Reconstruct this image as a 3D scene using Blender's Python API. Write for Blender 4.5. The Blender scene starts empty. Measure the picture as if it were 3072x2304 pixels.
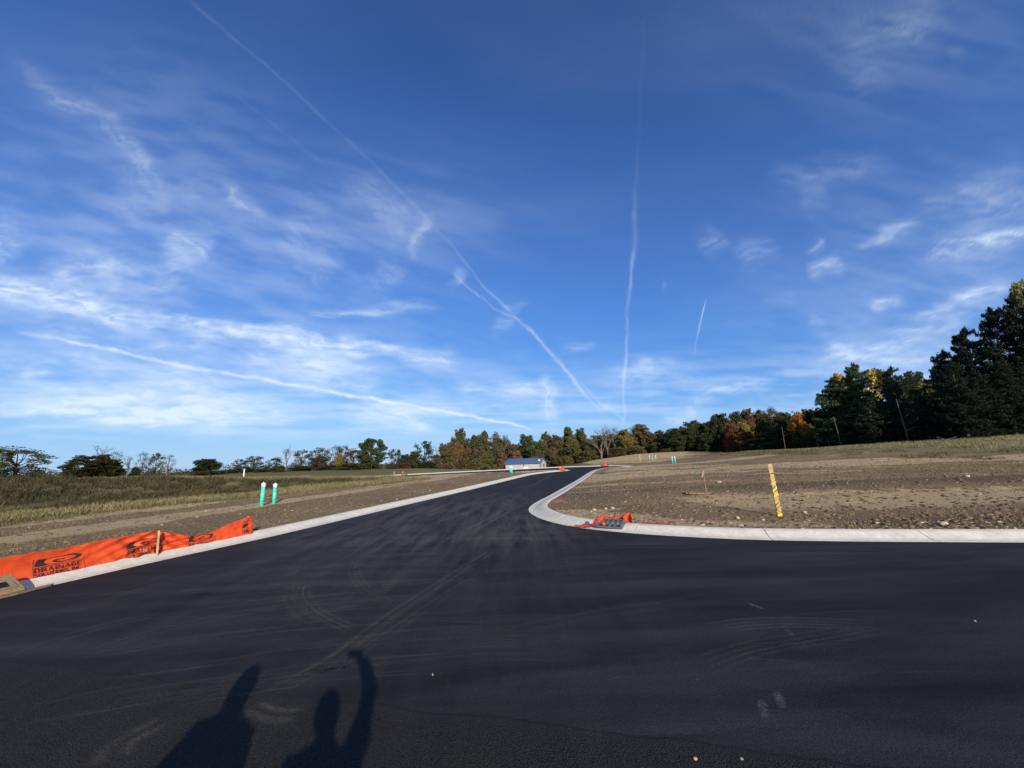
import bpy, bmesh, math, random
import numpy as np
from mathutils import Vector, Matrix
from mathutils.geometry import tessellate_polygon
random.seed(7); RNG = np.random.default_rng(7)
SC = bpy.context.scene; COL = SC.collection
# ------------------------------------------------------------------ camera, sky, sun, exposure
F_PX = 395.0; PITCH = math.radians(10.6); ROLL = math.radians(2.0); EYE = 1.95
cam_d = bpy.data.cameras.new('camera'); cam = bpy.data.objects.new('camera', cam_d); COL.objects.link(cam)
cam_d.sensor_width = 36.0; cam_d.lens = F_PX / 1024 * 36.0
cam_d.clip_start = 0.05; cam_d.clip_end = 40000.0
cam.location = (0, 0, EYE); cam.rotation_mode = 'XYZ'
cam.matrix_world = Matrix.Translation((0, 0, EYE)) @ Matrix.Rotation(math.pi/2 + PITCH, 4, 'X') @ Matrix.Rotation(-ROLL, 4, 'Z')
SC.camera = cam
SUN_AZ = math.radians(-21.04); SUN_EL = math.radians(21.57)      # azimuth the shadows point to (from +Y, + = right)
ldir = Vector((math.sin(SUN_AZ)*math.cos(SUN_EL), math.cos(SUN_AZ)*math.cos(SUN_EL), -math.sin(SUN_EL)))
world = bpy.data.worlds.new('World'); SC.world = world; world.use_nodes = True
wn = world.node_tree.nodes; wl = world.node_tree.links
for n in list(wn): wn.remove(n)
sky = wn.new('ShaderNodeTexSky'); sky.sky_type = 'NISHITA'; sky.sun_disc = False
sky.sun_elevation = SUN_EL; sky.altitude = 250; sky.air_density = 1.0; sky.dust_density = 0.0; sky.ozone_density = 4.5
tosun = -ldir
sky.sun_rotation = math.atan2(tosun.x, tosun.y)
hsv = wn.new('ShaderNodeHueSaturation'); hsv.inputs['Saturation'].default_value = 1.22
bg = wn.new('ShaderNodeBackground'); bg.inputs['Strength'].default_value = 0.085
wo = wn.new('ShaderNodeOutputWorld')
hsv.inputs['Saturation'].default_value = 1.0
def vscale(src, f):
    n = wn.new('ShaderNodeVectorMath'); n.operation = 'SCALE'; n.inputs['Scale'].default_value = f; wl.new(src, n.inputs[0]); return n.outputs[0]
K_ = 0.085*1.275/2                                       # the phone's tone curve for the sky: exposed value 0..2 mapped over 0..1
cv = wn.new('ShaderNodeRGBCurve'); cmap = cv.mapping
for ci, pts_ in enumerate(([(0, 0), (.046, .030), (.063, .048), (.088, .070), (.148, .100), (.67, .35), (2, .60)],
                           [(0, 0), (.096, .090), (.130, .138), (.181, .195), (.292, .285), (.917, .62), (2, .80)],
                           [(0, 0), (.207, .290), (.275, .425), (.37, .57), (.53, .74), (.92, .94), (2, 1.1)])):
    c_ = cmap.curves[ci]
    while len(c_.points) < len(pts_): c_.points.new(.5, .5)
    for p_, (a_, b_) in zip(c_.points, pts_): p_.location = (a_/2, b_/2)
cmap.update()
wl.new(sky.outputs[0], hsv.inputs['Color']); wl.new(vscale(hsv.outputs[0], K_), cv.inputs['Color']); wl.new(vscale(cv.outputs[0], 1/K_), bg.inputs[0]); wl.new(bg.outputs[0], wo.inputs[0])
sd = bpy.data.lights.new('sun', 'SUN'); sd.energy = 4.8; sd.angle = math.radians(0.53); sd.color = (1.0, 0.88, 0.70)
so = bpy.data.objects.new('sun', sd); COL.objects.link(so)
so.rotation_euler = ldir.to_track_quat('-Z', 'Y').to_euler(); so.location = (20, -40, 30)
vs = SC.view_settings; vs.view_transform = 'Standard'; vs.look = 'None'; vs.gamma = 1.0; vs.use_curve_mapping = False
vs.exposure = 0.35
# ------------------------------------------------------------------ survey helpers (photo measurements turned into places)
def ray(u, v):
    x = (u/3-512); y = -(v/3-384); c, s = math.cos(ROLL), math.sin(ROLL)
    xr = x*c+y*s; yr = -x*s+y*c
    return Vector((xr, F_PX*math.cos(PITCH)-yr*math.sin(PITCH), yr*math.cos(PITCH)+F_PX*math.sin(PITCH)))
def gp(u, v, z=0.0):
    d = ray(u, v); t = (z-EYE)/d.z; return (d.x*t, d.y*t)
def gd(u, v, D):
    d = ray(u, v); t = D/d.y; return (d.x*t, D, EYE+d.z*t)
# ------------------------------------------------------------------ object helpers
def mesh_np(name, verts, faces=None, quads=None, mats=(), smooth=False):
    me = bpy.data.meshes.new(name)
    verts = np.asarray(verts, dtype=np.float32).reshape(-1, 3)
    me.vertices.add(len(verts)); me.vertices.foreach_set('co', verts.ravel())
    q = np.asarray(quads if quads is not None else faces, dtype=np.int32)
    k = q.shape[1]; n = len(q)
    me.loops.add(n*k); me.loops.foreach_set('vertex_index', q.ravel())
    me.polygons.add(n); me.polygons.foreach_set('loop_start', np.arange(0, n*k, k, dtype=np.int32))
    try: me.polygons.foreach_set('loop_total', np.full(n, k, dtype=np.int32))
    except Exception: pass
    me.update(calc_edges=True)
    if smooth: me.polygons.foreach_set('use_smooth', np.ones(n, dtype=bool))
    for m in mats: me.materials.append(m)
    return me
def attr(me, name, vals):
    a = me.attributes.new(name, 'FLOAT', 'POINT'); a.data.foreach_set('value', np.asarray(vals, dtype=np.float32).ravel())
def link(name, me, parent=None, loc=None):
    o = bpy.data.objects.new(name, me); COL.objects.link(o)
    if parent is not None: o.parent = parent
    if loc is not None: o.location = loc
    return o
def tag(o, label=None, cat=None, group=None, kind=None):
    if label: o['label'] = label
    if cat: o['category'] = cat
    if group: o['group'] = group
    if kind: o['kind'] = kind
    return o
def empty(name, loc=(0, 0, 0), rz=0.0, **k):
    o = bpy.data.objects.new(name, None); COL.objects.link(o); o.location = loc; o.rotation_euler = (0, 0, rz)
    o.empty_display_size = 0.2
    return tag(o, **k)
def bm_obj(name, bm, mat, parent=None, smooth=False, loc=None):
    me = bpy.data.meshes.new(name); bm.normal_update(); bm.to_mesh(me); bm.free()
    for m in (mat if isinstance(mat, (list, tuple)) else [mat]): me.materials.append(m)
    if smooth:
        for p in me.polygons: p.use_smooth = True
    return link(name, me, parent, loc)
def add_box(bm, c, s, rot=None, bev=0.0):
    r = bmesh.ops.create_cube(bm, size=1.0); vs_ = r['verts']
    M = Matrix.Translation(c) @ (rot.to_4x4() if rot is not None else Matrix.Identity(4)) @ Matrix.Diagonal((*s, 1))
    bmesh.ops.transform(bm, matrix=M, verts=vs_)
    if bev > 0:
        es = list({e for v in vs_ for e in v.link_edges}); bmesh.ops.bevel(bm, geom=es, offset=bev, segments=1, affect='EDGES')
def tube(pts, rads, n=7):
    """verts, quads of a tapered tube"""
    pts = [Vector(p) for p in pts]; V = []; Q = []
    up = Vector((0.3, 0.2, 1)).normalized()
    for i, p in enumerate(pts):
        t = (pts[min(i+1, len(pts)-1)] - pts[max(i-1, 0)]).normalized()
        a = t.cross(up)
        if a.length < 1e-3: a = t.cross(Vector((1, 0, 0)))
        a.normalize(); b = t.cross(a)
        for k in range(n):
            an = 2*math.pi*k/n; V.append(p + (a*math.cos(an)+b*math.sin(an))*rads[i])
    for i in range(len(pts)-1):
        for k in range(n):
            Q.append((i*n+k, i*n+(k+1) % n, (i+1)*n+(k+1) % n, (i+1)*n+k))
    return V, Q
class Acc:
    def __init__(s): s.v = []; s.q = []
    def tube(s, pts, rads, n=7):
        V, Q = tube(pts, rads, n); o = len(s.v); s.v += [tuple(x) for x in V]; s.q += [tuple(i+o for i in q) for q in Q]
    def mesh(s, name, mat, smooth=True): return mesh_np(name, s.v, quads=s.q, mats=[mat], smooth=smooth)
# numpy value noise
def vnoise(x, y, seed=0):
    xi = np.floor(x).astype(np.int64); yi = np.floor(y).astype(np.int64); fx = x-xi; fy = y-yi
    fx = fx*fx*(3-2*fx); fy = fy*fy*(3-2*fy)
    def h(a, b):
        n = (a*374761393 + b*668265263 + seed*1442695041) & 0xffffffff
        n = ((n ^ (n >> 13))*1274126177) & 0xffffffff
        return ((n ^ (n >> 16)) & 0xffff)/65535.0
    return (h(xi, yi)*(1-fx)+h(xi+1, yi)*fx)*(1-fy) + (h(xi, yi+1)*(1-fx)+h(xi+1, yi+1)*fx)*fy
def fbm(x, y, oct=4, seed=0):
    s = np.zeros_like(x); a = 0.5; t = 0
    for i in range(oct):
        s += a*vnoise(x*2**i+17.3*i, y*2**i-9.1*i, seed+i); t += a; a *= 0.5
    return s/t
def sstep(a, b, x):
    t = np.clip((x-a)/(b-a), 0, 1); return t*t*(3-2*t)
# ------------------------------------------------------------------ materials
def mat_new(name, rough=0.8, spec=0.3):
    m = bpy.data.materials.new(name); m.use_nodes = True; nt = m.node_tree
    b = nt.nodes['Principled BSDF']; b.inputs['Roughness'].default_value = rough
    b.inputs['Specular IOR Level'].default_value = spec
    return m, nt, b
def N(nt, t, **k):
    n = nt.nodes.new(t)
    for a, v in k.items(): setattr(n, a, v)
    return n
def noise(nt, scale, detail=4, rough=0.55, vec=None, dist=0.0):
    n = N(nt, 'ShaderNodeTexNoise'); n.inputs['Scale'].default_value = scale; n.inputs['Detail'].default_value = detail
    n.inputs['Roughness'].default_value = rough; n.inputs['Distortion'].default_value = dist
    if vec is not None: nt.links.new(vec, n.inputs['Vector'])
    return n
def ramp(nt, src, stops, interp='LINEAR'):
    r = N(nt, 'ShaderNodeValToRGB'); r.color_ramp.interpolation = interp
    e = r.color_ramp.elements
    while len(e) < len(stops): e.new(0.5)
    for i, (p, c) in enumerate(stops):
        e[i].position = p; e[i].color = (*c, 1) if len(c) == 3 else c
    nt.links.new(src, r.inputs[0]); return r
def mix(nt, fac, a, b, mode='MIX'):
    m = N(nt, 'ShaderNodeMix', data_type='RGBA', blend_type=mode)
    for s, v in ((m.inputs[0], fac), (m.inputs[6], a), (m.inputs[7], b)):
        if isinstance(v, (int, float)): s.default_value = v
        elif isinstance(v, tuple): s.default_value = (*v, 1)
        else: nt.links.new(v, s)
    return m.outputs[2]
def math_(nt, op, a, b=0.0, c=None, clamp=False):
    m = N(nt, 'ShaderNodeMath', operation=op); m.use_clamp = clamp
    for i, v in enumerate((a, b, c)):
        if v is None: continue
        if isinstance(v, (int, float)): m.inputs[i].default_value = v
        else: nt.links.new(v, m.inputs[i])
    return m.outputs[0]
def attrn(nt, name):
    a = N(nt, 'ShaderNodeAttribute'); a.attribute_name = name; return a.outputs['Fac']
def mapped(nt, scale=(1, 1, 1), rot=0.0, src='Object'):
    tc = N(nt, 'ShaderNodeTexCoord'); mp = N(nt, 'ShaderNodeMapping')
    mp.inputs['Scale'].default_value = scale; mp.inputs['Rotation'].default_value = (0, 0, rot)
    nt.links.new(tc.outputs[src], mp.inputs[0]); return mp.outputs[0]
def bump(nt, b, h, strength=0.5, dist=0.02, prev=None):
    n = N(nt, 'ShaderNodeBump'); n.inputs['Strength'].default_value = strength; n.inputs['Distance'].default_value = dist
    nt.links.new(h, n.inputs['Height'])
    if prev is not None: nt.links.new(prev, n.inputs['Normal'])
    if b is not None: nt.links.new(n.outputs[0], b.inputs['Normal'])
    return n.outputs[0]
def simple(name, c, rough=0.7, spec=0.3, var=0.15, sc=8.0, bmp=0.0, metal=0.0):
    m, nt, b = mat_new(name, rough, spec)
    n = noise(nt, sc, 4, vec=mapped(nt))
    r = ramp(nt, n.outputs[0], [(0.3, tuple(x*(1-var) for x in c)), (0.7, tuple(min(1, x*(1+var)) for x in c))])
    nt.links.new(r.outputs[0], b.inputs['Base Color']); b.inputs['Metallic'].default_value = metal
    if bmp: bump(nt, b, n.outputs[0], bmp, 0.01)
    return m
# asphalt: fine new surface course, coarser mat near the photographer's feet, roller and rake streaks
ROADDIR = math.atan2(0.27, 1.0)
def asphalt_mat():
    m, nt, b = mat_new('asphalt', 0.85, 0.12); L = nt.links
    P = mapped(nt)
    grain = noise(nt, 85, 3, 0.7, P); grit = N(nt, 'ShaderNodeTexVoronoi'); grit.inputs['Scale'].default_value = 95; L.new(P, grit.inputs[0])
    st1 = noise(nt, 1.0, 5, 0.6, mapped(nt, (0.35, 1.9, 1), -1.15), 0.6)
    st2 = noise(nt, 1.0, 5, 0.6, mapped(nt, (0.12, 1.3, 1), 0.22), 0.4)
    st3 = noise(nt, 0.35, 4, 0.5, P)
    gr2 = noise(nt, 38, 4, 0.8, P)
    base = ramp(nt, math_(nt, 'ADD', math_(nt, 'MULTIPLY', grain.outputs[0], .5), math_(nt, 'MULTIPLY', gr2.outputs[0], .5)), [(0.34, (0.0060, 0.0062, 0.0082)), (0.66, (0.0300, 0.0300, 0.0345))])
    s1 = ramp(nt, st1.outputs[0], [(0.35, (0.66,)*3), (0.72, (1.55,)*3)])
    s2 = ramp(nt, st2.outputs[0], [(0.3, (0.72,)*3), (0.72, (1.4,)*3)])
    s3 = ramp(nt, st3.outputs[0], [(0.3, (0.82, 0.84, 0.9)), (0.75, (1.2, 1.16, 1.08))])
    c = mix(nt, 1.0, base.outputs[0], s1.outputs[0], 'MULTIPLY'); c = mix(nt, 1.0, c, s2.outputs[0], 'MULTIPLY'); c = mix(nt, 1.0, c, s3.outputs[0], 'MULTIPLY')
    # zones from plan position
    g = N(nt, 'ShaderNodeTexCoord'); sx = N(nt, 'ShaderNodeSeparateXYZ'); L.new(g.outputs['Object'], sx.inputs[0])
    wob = noise(nt, 1.6, 3, 0.6, P)
    # older coarse mat at the bottom: y < 3.62 - 0.2*x
    yy = math_(nt, 'ADD', sx.outputs[1], math_(nt, 'MULTIPLY', sx.outputs[0], 0.235))
    yy = math_(nt, 'ADD', yy, math_(nt, 'MULTIPLY', wob.outputs[0], 0.22))
    coarse = N(nt, 'ShaderNodeMapRange', interpolation_type='SMOOTHSTEP'); L.new(yy, coarse.inputs[0])
    coarse.inputs[1].default_value = 3.58; coarse.inputs[2].default_value = 3.34
    co = ramp(nt, grit.outputs['Distance'], [(0.1, (0.040, 0.038, 0.037)), (0.6, (0.012, 0.012, 0.013))])
    c = mix(nt, coarse.outputs[0], c, co.outputs[0])
    seam = ramp(nt, math_(nt, 'ABSOLUTE', math_(nt, 'SUBTRACT', yy, 3.49)), [(0.0, (0.62,)*3), (0.02, (1.0,)*3)])
    c = mix(nt, 1.0, c, seam.outputs[0], 'MULTIPLY')
    # transverse joint where the side street was laid against the main mat, and dust beyond it
    y2 = math_(nt, 'ADD', sx.outputs[1], math_(nt, 'MULTIPLY', sx.outputs[0], 0.13))
    y2 = math_(nt, 'ADD', y2, math_(nt, 'MULTIPLY', wob.outputs[0], 0.15))
    j = ramp(nt, math_(nt, 'ABSOLUTE', math_(nt, 'SUBTRACT', y2, 9.45)), [(0.0, (0.5,)*3), (0.07, (1.0,)*3)])
    c = mix(nt, 1.0, c, j.outputs[0], 'MULTIPLY')
    dn = noise(nt, 1.0, 8, 0.72, mapped(nt, (2.2, 0.30, 1), 0.75), 0.2)
    dm = ramp(nt, dn.outputs[0], [(0.40, (0, 0, 0)), (0.68, (1, 1, 1))])
    zx = ramp(nt, math_(nt, 'MULTIPLY', sx.outputs[1], 0.02), [(0.0, (0.03,)*3), (0.10, (0.12,)*3), (0.185, (0.45,)*3), (0.205, (1, 1, 1)), (0.36, (0.8,)*3), (0.5, (0.12,)*3)])
    xx = ramp(nt, math_(nt, 'MULTIPLY_ADD', sx.outputs[0], 0.05, 0.5), [(0.12, (0.2,)*3), (0.28, (1,)*3), (0.52, (1,)*3), (0.62, (0.12,)*3)])
    du = math_(nt, 'MULTIPLY', math_(nt, 'MULTIPLY', dm.outputs[0], zx.outputs[0]), math_(nt, 'MULTIPLY', xx.outputs[0], 0.52))
    c = mix(nt, du, c, (0.15, 0.135, 0.115))
    # tiny light crumbs
    sp = noise(nt, 26, 2, 0.5, P); sm = ramp(nt, sp.outputs[0], [(0.735, (0,)*3), (0.76, (1,)*3)])
    c = mix(nt, math_(nt, 'MULTIPLY', sm.outputs[0], 0.35), c, (0.16, 0.15, 0.13))
    L.new(c, b.inputs['Base Color'])
    h = math_(nt, 'ADD', grain.outputs[0], math_(nt, 'MULTIPLY', math_(nt, 'MULTIPLY', grit.outputs['Distance'], coarse.outputs[0]), -1.4))
    bump(nt, b, h, 0.55, 0.012)
    rr = ramp(nt, st1.outputs[0], [(0.3, (0.78,)*3), (0.8, (0.95,)*3)]); L.new(rr.outputs[0], b.inputs['Roughness'])
    return m
def ground_mat():
    m, nt, b = mat_new('soil_and_turf', 0.95, 0.12); L = nt.links
    P = mapped(nt)
    n1 = noise(nt, 1.3, 6, 0.65, P); n2 = noise(nt, 9, 6, 0.7, P); n3 = noise(nt, 45, 4, 0.7, P)
    nb = noise(nt, 0.22, 5, 0.6, P)
    soil = ramp(nt, n2.outputs[0], [(0.28, (0.128, 0.088, 0.049)), (0.5, (0.235, 0.168, 0.096)), (0.72, (0.36, 0.270, 0.160))])
    soil2 = mix(nt, 1.0, soil.outputs[0], ramp(nt, n3.outputs[0], [(0.3, (0.62,)*3), (0.7, (1.32,)*3)]).outputs[0], 'MULTIPLY')
    soil3 = mix(nt, 1.0, soil2, ramp(nt, nb.outputs[0], [(0.35, (0.80, 0.78, 0.78)), (0.65, (1.12, 1.10, 1.06))]).outputs[0], 'MULTIPLY')
    tan = ramp(nt, n3.outputs[0], [(0.25, (0.32, 0.235, 0.128)), (0.75, (0.55, 0.43, 0.255))])
    dryf = math_(nt, 'ADD', attrn(nt, 'dry'), math_(nt, 'MULTIPLY_ADD', n1.outputs[0], 1.5, -0.75))
    c = mix(nt, ramp(nt, dryf, [(0.3, (0,)*3), (0.6, (1,)*3)]).outputs[0], soil3, tan.outputs[0])
    dk = ramp(nt, math_(nt, 'ADD', attrn(nt, 'dark'), math_(nt, 'MULTIPLY_ADD', n2.outputs[0], 0.9, -0.45)), [(0.35, (0,)*3), (0.75, (1,)*3)])
    c = mix(nt, math_(nt, 'MULTIPLY', dk.outputs[0], 0.65), c, (0.078, 0.053, 0.032))
    # scattered straw and thin weeds in the soil
    wd = ramp(nt, noise(nt, 22, 5, 0.75, mapped(nt, (1, 1, 1), 0.3)).outputs[0], [(0.58, (0,)*3), (0.68, (1,)*3)])
    c = mix(nt, math_(nt, 'MULTIPLY', wd.outputs[0], 0.35), c, (0.20, 0.18, 0.10))
    gr = ramp(nt, n2.outputs[0], [(0.25, (0.050, 0.050, 0.022)), (0.5, (0.115, 0.108, 0.046)), (0.75, (0.235, 0.195, 0.105))])
    straw = ramp(nt, n2.outputs[0], [(0.25, (0.14, 0.13, 0.06)), (0.75, (0.34, 0.29, 0.16))])
    turf = mix(nt, attrn(nt, 'straw'), gr.outputs[0], straw.outputs[0])
    gf = ramp(nt, math_(nt, 'ADD', attrn(nt, 'grass'), math_(nt, 'MULTIPLY_ADD', n2.outputs[0], 0.8, -0.4)), [(0.35, (0,)*3), (0.65, (1,)*3)])
    c = mix(nt, gf.outputs[0], c, turf)
    L.new(c, b.inputs['Base Color'])
    p = bump(nt, None, n2.outputs[0], 0.9, 0.10); p = bump(nt, b, n3.outputs[0], 0.8, 0.03, p)
    return m
def concrete_mat():
    m, nt, b = mat_new('kerb_concrete', 0.85, 0.25); L = nt.links
    P = mapped(nt); n1 = noise(nt, 2.2, 5, 0.6, P); n2 = noise(nt, 60, 3, 0.6, P); n3 = noise(nt, 11, 5, 0.7, P)
    c = ramp(nt, n3.outputs[0], [(0.25, (0.52, 0.485, 0.42)), (0.6, (0.69, 0.655, 0.58)), (0.8, (0.77, 0.74, 0.67))]).outputs[0]
    c = mix(nt, 1.0, c, ramp(nt, n1.outputs[0], [(0.3, (0.86, 0.85, 0.82)), (0.7, (1.05,)*3)]).outputs[0], 'MULTIPLY')
    dirt = ramp(nt, noise(nt, 3.5, 6, 0.75, P).outputs[0], [(0.6, (0,)*3), (0.78, (1,)*3)])
    c = mix(nt, math_(nt, 'MULTIPLY', dirt.outputs[0], 0.5), c, (0.27, 0.22, 0.16))
    L.new(c, b.inputs['Base Color']); bump(nt, b, n2.outputs[0], 0.5, 0.008)
    return m
def foliage_mat(name):
    m, nt, b = mat_new(name, 0.7, 0.2); L = nt.links
    oi = N(nt, 'ShaderNodeObjectInfo'); geo = N(nt, 'ShaderNodeNewGeometry')
    tc = N(nt, 'ShaderNodeTexCoord'); n = noise(nt, 7, 3, 0.6, tc.outputs['Object'])
    v = ramp(nt, n.outputs[0], [(0.3, (0.55, 0.60, 0.62)), (0.55, (1.0, 1.0, 1.0)), (0.75, (1.65, 1.45, 1.1))])
    c = mix(nt, 1.0, oi.outputs['Color'], v.outputs[0], 'MULTIPLY')
    ri = ramp(nt, geo.outputs['Random Per Island'], [(0.0, (0.6, 0.62, 0.6)), (0.5, (1, 1, 1)), (1.0, (1.5, 1.38, 1.15))])
    c = mix(nt, 1.0, c, ri.outputs[0], 'MULTIPLY')
    L.new(c, b.inputs['Base Color'])
    tr = N(nt, 'ShaderNodeBsdfTranslucent'); L.new(c, tr.inputs[0])
    ms = N(nt, 'ShaderNodeMixShader'); ms.inputs[0].default_value = 0.25
    out = nt.nodes['Material Output']; L.new(b.outputs[0], ms.inputs[1]); L.new(tr.outputs[0], ms.inputs[2]); L.new(ms.outputs[0], out.inputs[0])
    return m
def grass_mat(name, stops, sc=0.6):
    m, nt, b = mat_new(name, 0.8, 0.15); L = nt.links
    geo = N(nt, 'ShaderNodeNewGeometry'); P = mapped(nt)
    n = noise(nt, sc, 7, 0.78, P)
    f = math_(nt, 'MULTIPLY_ADD', geo.outputs['Random Per Island'], 0.35, math_(nt, 'MULTIPLY_ADD', n.outputs[0], 1.2, -0.27))
    c = ramp(nt, f, stops).outputs[0]
    L.new(c, b.inputs['Base Color'])
    tr = N(nt, 'ShaderNodeBsdfTranslucent'); L.new(c, tr.inputs[0])
    ms = N(nt, 'ShaderNodeMixShader'); ms.inputs[0].default_value = 0.25
    out = nt.nodes['Material Output']; L.new(b.outputs[0], ms.inputs[1]); L.new(tr.outputs[0], ms.inputs[2]); L.new(ms.outputs[0], out.inputs[0])
    return m
M_ASPH = asphalt_mat(); M_GND = ground_mat(); M_CONC = concrete_mat(); M_LEAF = foliage_mat('foliage')
M_BARK = simple('bark', (0.10, 0.082, 0.065), 0.9, 0.1, 0.35, 6, 0.5)
M_PALEBARK = simple('pale_bark', (0.105, 0.095, 0.080), 0.9, 0.1, 0.3, 6, 0.5)
M_TWIG = simple('grey_twigs', (0.15, 0.128, 0.105), 0.9, 0.1, 0.2, 6)
M_WOOD = simple('lath_wood', (0.62, 0.40, 0.20), 0.75, 0.2, 0.18, 14, 0.2)
M_STAKE = simple('dusty_stake_wood', (0.42, 0.30, 0.17), 0.85, 0.15, 0.3, 18, 0.3)
M_GREYWOOD = simple('weathered_wood', (0.20, 0.15, 0.115), 0.85, 0.15, 0.25, 14, 0.3)
M_PVC = simple('teal_pvc', (0.055, 0.62, 0.47), 0.35, 0.5, 0.06, 5)
M_CAP = simple('white_pvc', (0.82, 0.83, 0.80), 0.4, 0.5, 0.03, 9)
M_BLACK = simple('black_marking', (0.012, 0.012, 0.012), 0.6, 0.3, 0.3, 20)
M_IRON = simple('cast_iron', (0.11, 0.12, 0.13), 0.6, 0.5, 0.35, 14, 0.2, 0.2)
M_RUST = simple('tan_board', (0.25, 0.175, 0.095), 0.85, 0.15, 0.35, 26, 0.4)
M_STONE = simple('pale_stone', (0.40, 0.33, 0.245), 0.85, 0.2, 0.45, 3, 0.3)
M_CLOD = simple('soil_clod', (0.150, 0.105, 0.064), 0.95, 0.1, 0.4, 3)
# ------------------------------------------------------------------ road plan
LEFT = [(-14.9, -16), (-8.95, 5.4), (-8.45, 7.17), (-7.92, 9.14), (-7.35, 10.7), (-6.96, 11.8), (-6.2, 14.6), (-4.36, 21.57), (-3.13, 26.0), (0.7, 41.6), (2.0, 46.6), (4.5, 51.2), (7.2, 54.9), (7.75, 55.7), (7.5, 56.4), (6.6, 56.7),
        (3.0, 56.0), (-5, 53.0), (-16, 47.5), (-40, 34)]
FAR = [(-62, 33), (-40, 45.5), (-18.74, 58.4), (-12.5, 61.8), (-4, 66.4), (5.49, 70.8), (11, 71.6), (16.2, 70.2), (17.4, 68.6)]
RIGHT = [(17.6, 62.2), (16.8, 60.9), (14.2, 59.4), (11.6, 56.6), (9.2, 49.5), (5.56, 34.94), (3.05, 25.7), (1.62, 20.4), (0.92, 18.1), (0.60, 16.7), (0.47, 15.6), (0.52, 14.5), (0.77, 13.3), (1.16, 12.3), (1.68, 11.48), (2.3, 10.88), (3.1, 10.25), (4.83, 9.35), (6.55, 8.85), (9.99, 8.15), (16, 7.1), (40, 3.2)]
POLY = np.array(LEFT + FAR + RIGHT + [(60, 0), (60, -16)])
KERBPATHS = [np.array(LEFT), np.array(FAR + RIGHT)]
def inside_poly(x, y, P):
    ins = np.zeros(x.shape, bool); n = len(P)
    for i in range(n):
        x1, y1 = P[i]; x2, y2 = P[(i+1) % n]
        c = ((y1 > y) != (y2 > y)) & (x < (x2-x1)*(y-y1)/((y2-y1) if y2 != y1 else 1e-9)+x1)
        ins ^= c
    return ins
def seg_dist(x, y, P, closed=False):
    d = np.full(x.shape, 1e9); n = len(P)
    for i in range(n if closed else n-1):
        x1, y1 = P[i]; x2, y2 = P[(i+1) % n]; dx, dy = x2-x1, y2-y1
        t = np.clip(((x-x1)*dx+(y-y1)*dy)/(dx*dx+dy*dy), 0, 1)
        d = np.minimum(d, np.hypot(x-x1-t*dx, y-y1-t*dy))
    return d
# ------------------------------------------------------------------ terrain
CT = []
for a in [(0, 1450, 26), (-400, 1468, 24), (250, 1443, 30), (466, 1440, 36), (650, 1437, 44), (800, 1432, 52), (1000, 1427, 62), (1100, 1424, 68), (1270, 1409, 88), (1380, 1414, 86),
          (3072, 1379, 30), (2700, 1372, 38), (2400, 1366, 48), (2150, 1366, 70), (3400, 1298, 46), (3072, 1309, 48), (2850, 1324, 55), (2624, 1335, 58), (2400, 1351, 65),
          (2208, 1359, 80), (2107, 1364, 92), (2062, 1353, 118), (1971, 1359, 115), (1903, 1364, 108), (1775, 1383, 103), (1700, 1397, 95), (1600, 1409, 86), (2025, 1391, 62), (1960, 1380, 88), (1860, 1396, 74)]:
    CT.append(gd(*a))
for u, v, z in [(0, 1543, .12), (-400, 1590, .12), (233, 1522, .12), (466, 1500, .12), (800, 1475, .1), (1000, 1462, .1), (0, 1580, .05), (466, 1522, .05), (800, 1493, .05), (1100, 1450, .1)]:
    x, y = gp(u, v, z); CT.append((x, y, z))
CT += [(-12.5, 20.5, 0.02), (-10, 9, .0), (-14, 3, 0), (-20, -10, 0.2), (0, -20, 0), (0, 0, 0), (-4, 8, 0), (30, -20, 0), (-4, 30, 0), (1, 30, 0), (8, 55, 0), (0, 60, 0), (-20, 53, 0), (-40, 40, -.1), (12, 68, 0),
       (7, 11, .10), (7.2, 15.6, .22), (14, 9.5, .12), (25, 8, .2), (40, 6, .4), (60, 10, .8), (12, 20, .3), (22, 22, .45), (40, 25, .9), (10, 30, .22), (12, 45, .18), (20, 55, .3),
       (-6, 48, .28), (-14, 44, .28), (-4, 42, .15), (-9, 30, .05),
       (-2, 86, -1.3), (-14, 84, -1.6), (-6, 105, -3.0), (12, 112, -2.6), (-20, 110, -3), (0, 160, -4), (-60, 160, -3), (40, 170, -1), (100, 180, 0.3), (-120, 140, -0.5), (-180, 60, 0.5), (-120, 50, 1.0), (-70, 60, 0.8), (-90, 20, 1.2),
       (60, 100, 0.8), (90, 80, 1.5), (110, 50, 2.0), (130, 10, 2.0), (-60, -40, .5), (60, -60, .5), (30, 130, .1), (45, 150, -.2), (0, 300, -4), (-250, 250, -3), (250, 250, 0), (250, 0, 2), (-250, -100, 0), (250, -200, 1), (0, -250, 0)]
CT = np.array(CT); CX = CT[:, :2]/50.0
def tps_k(r2): return 0.5*r2*np.log(r2+1e-9)
_d2 = ((CX[:, None, :]-CX[None, :, :])**2).sum(-1); _n = len(CX)
_A = np.zeros((_n+3, _n+3)); _A[:_n, :_n] = tps_k(_d2)+np.eye(_n)*2e-5; _A[:_n, _n] = 1; _A[:_n, _n+1:] = CX; _A[_n, :_n] = 1; _A[_n+1:, :_n] = CX.T
_W = np.linalg.solve(_A, np.concatenate([CT[:, 2], np.zeros(3)]))
def tps(x, y):
    shp = x.shape; X = np.stack([x.ravel(), y.ravel()], -1)/50.0
    X = np.clip(X, -12, 14); out = np.full(len(X), _W[_n]) + X @ _W[_n+1:]
    for i in range(_n): out += _W[i]*tps_k(((X-CX[i])**2).sum(-1))
    return out.reshape(shp)
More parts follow.
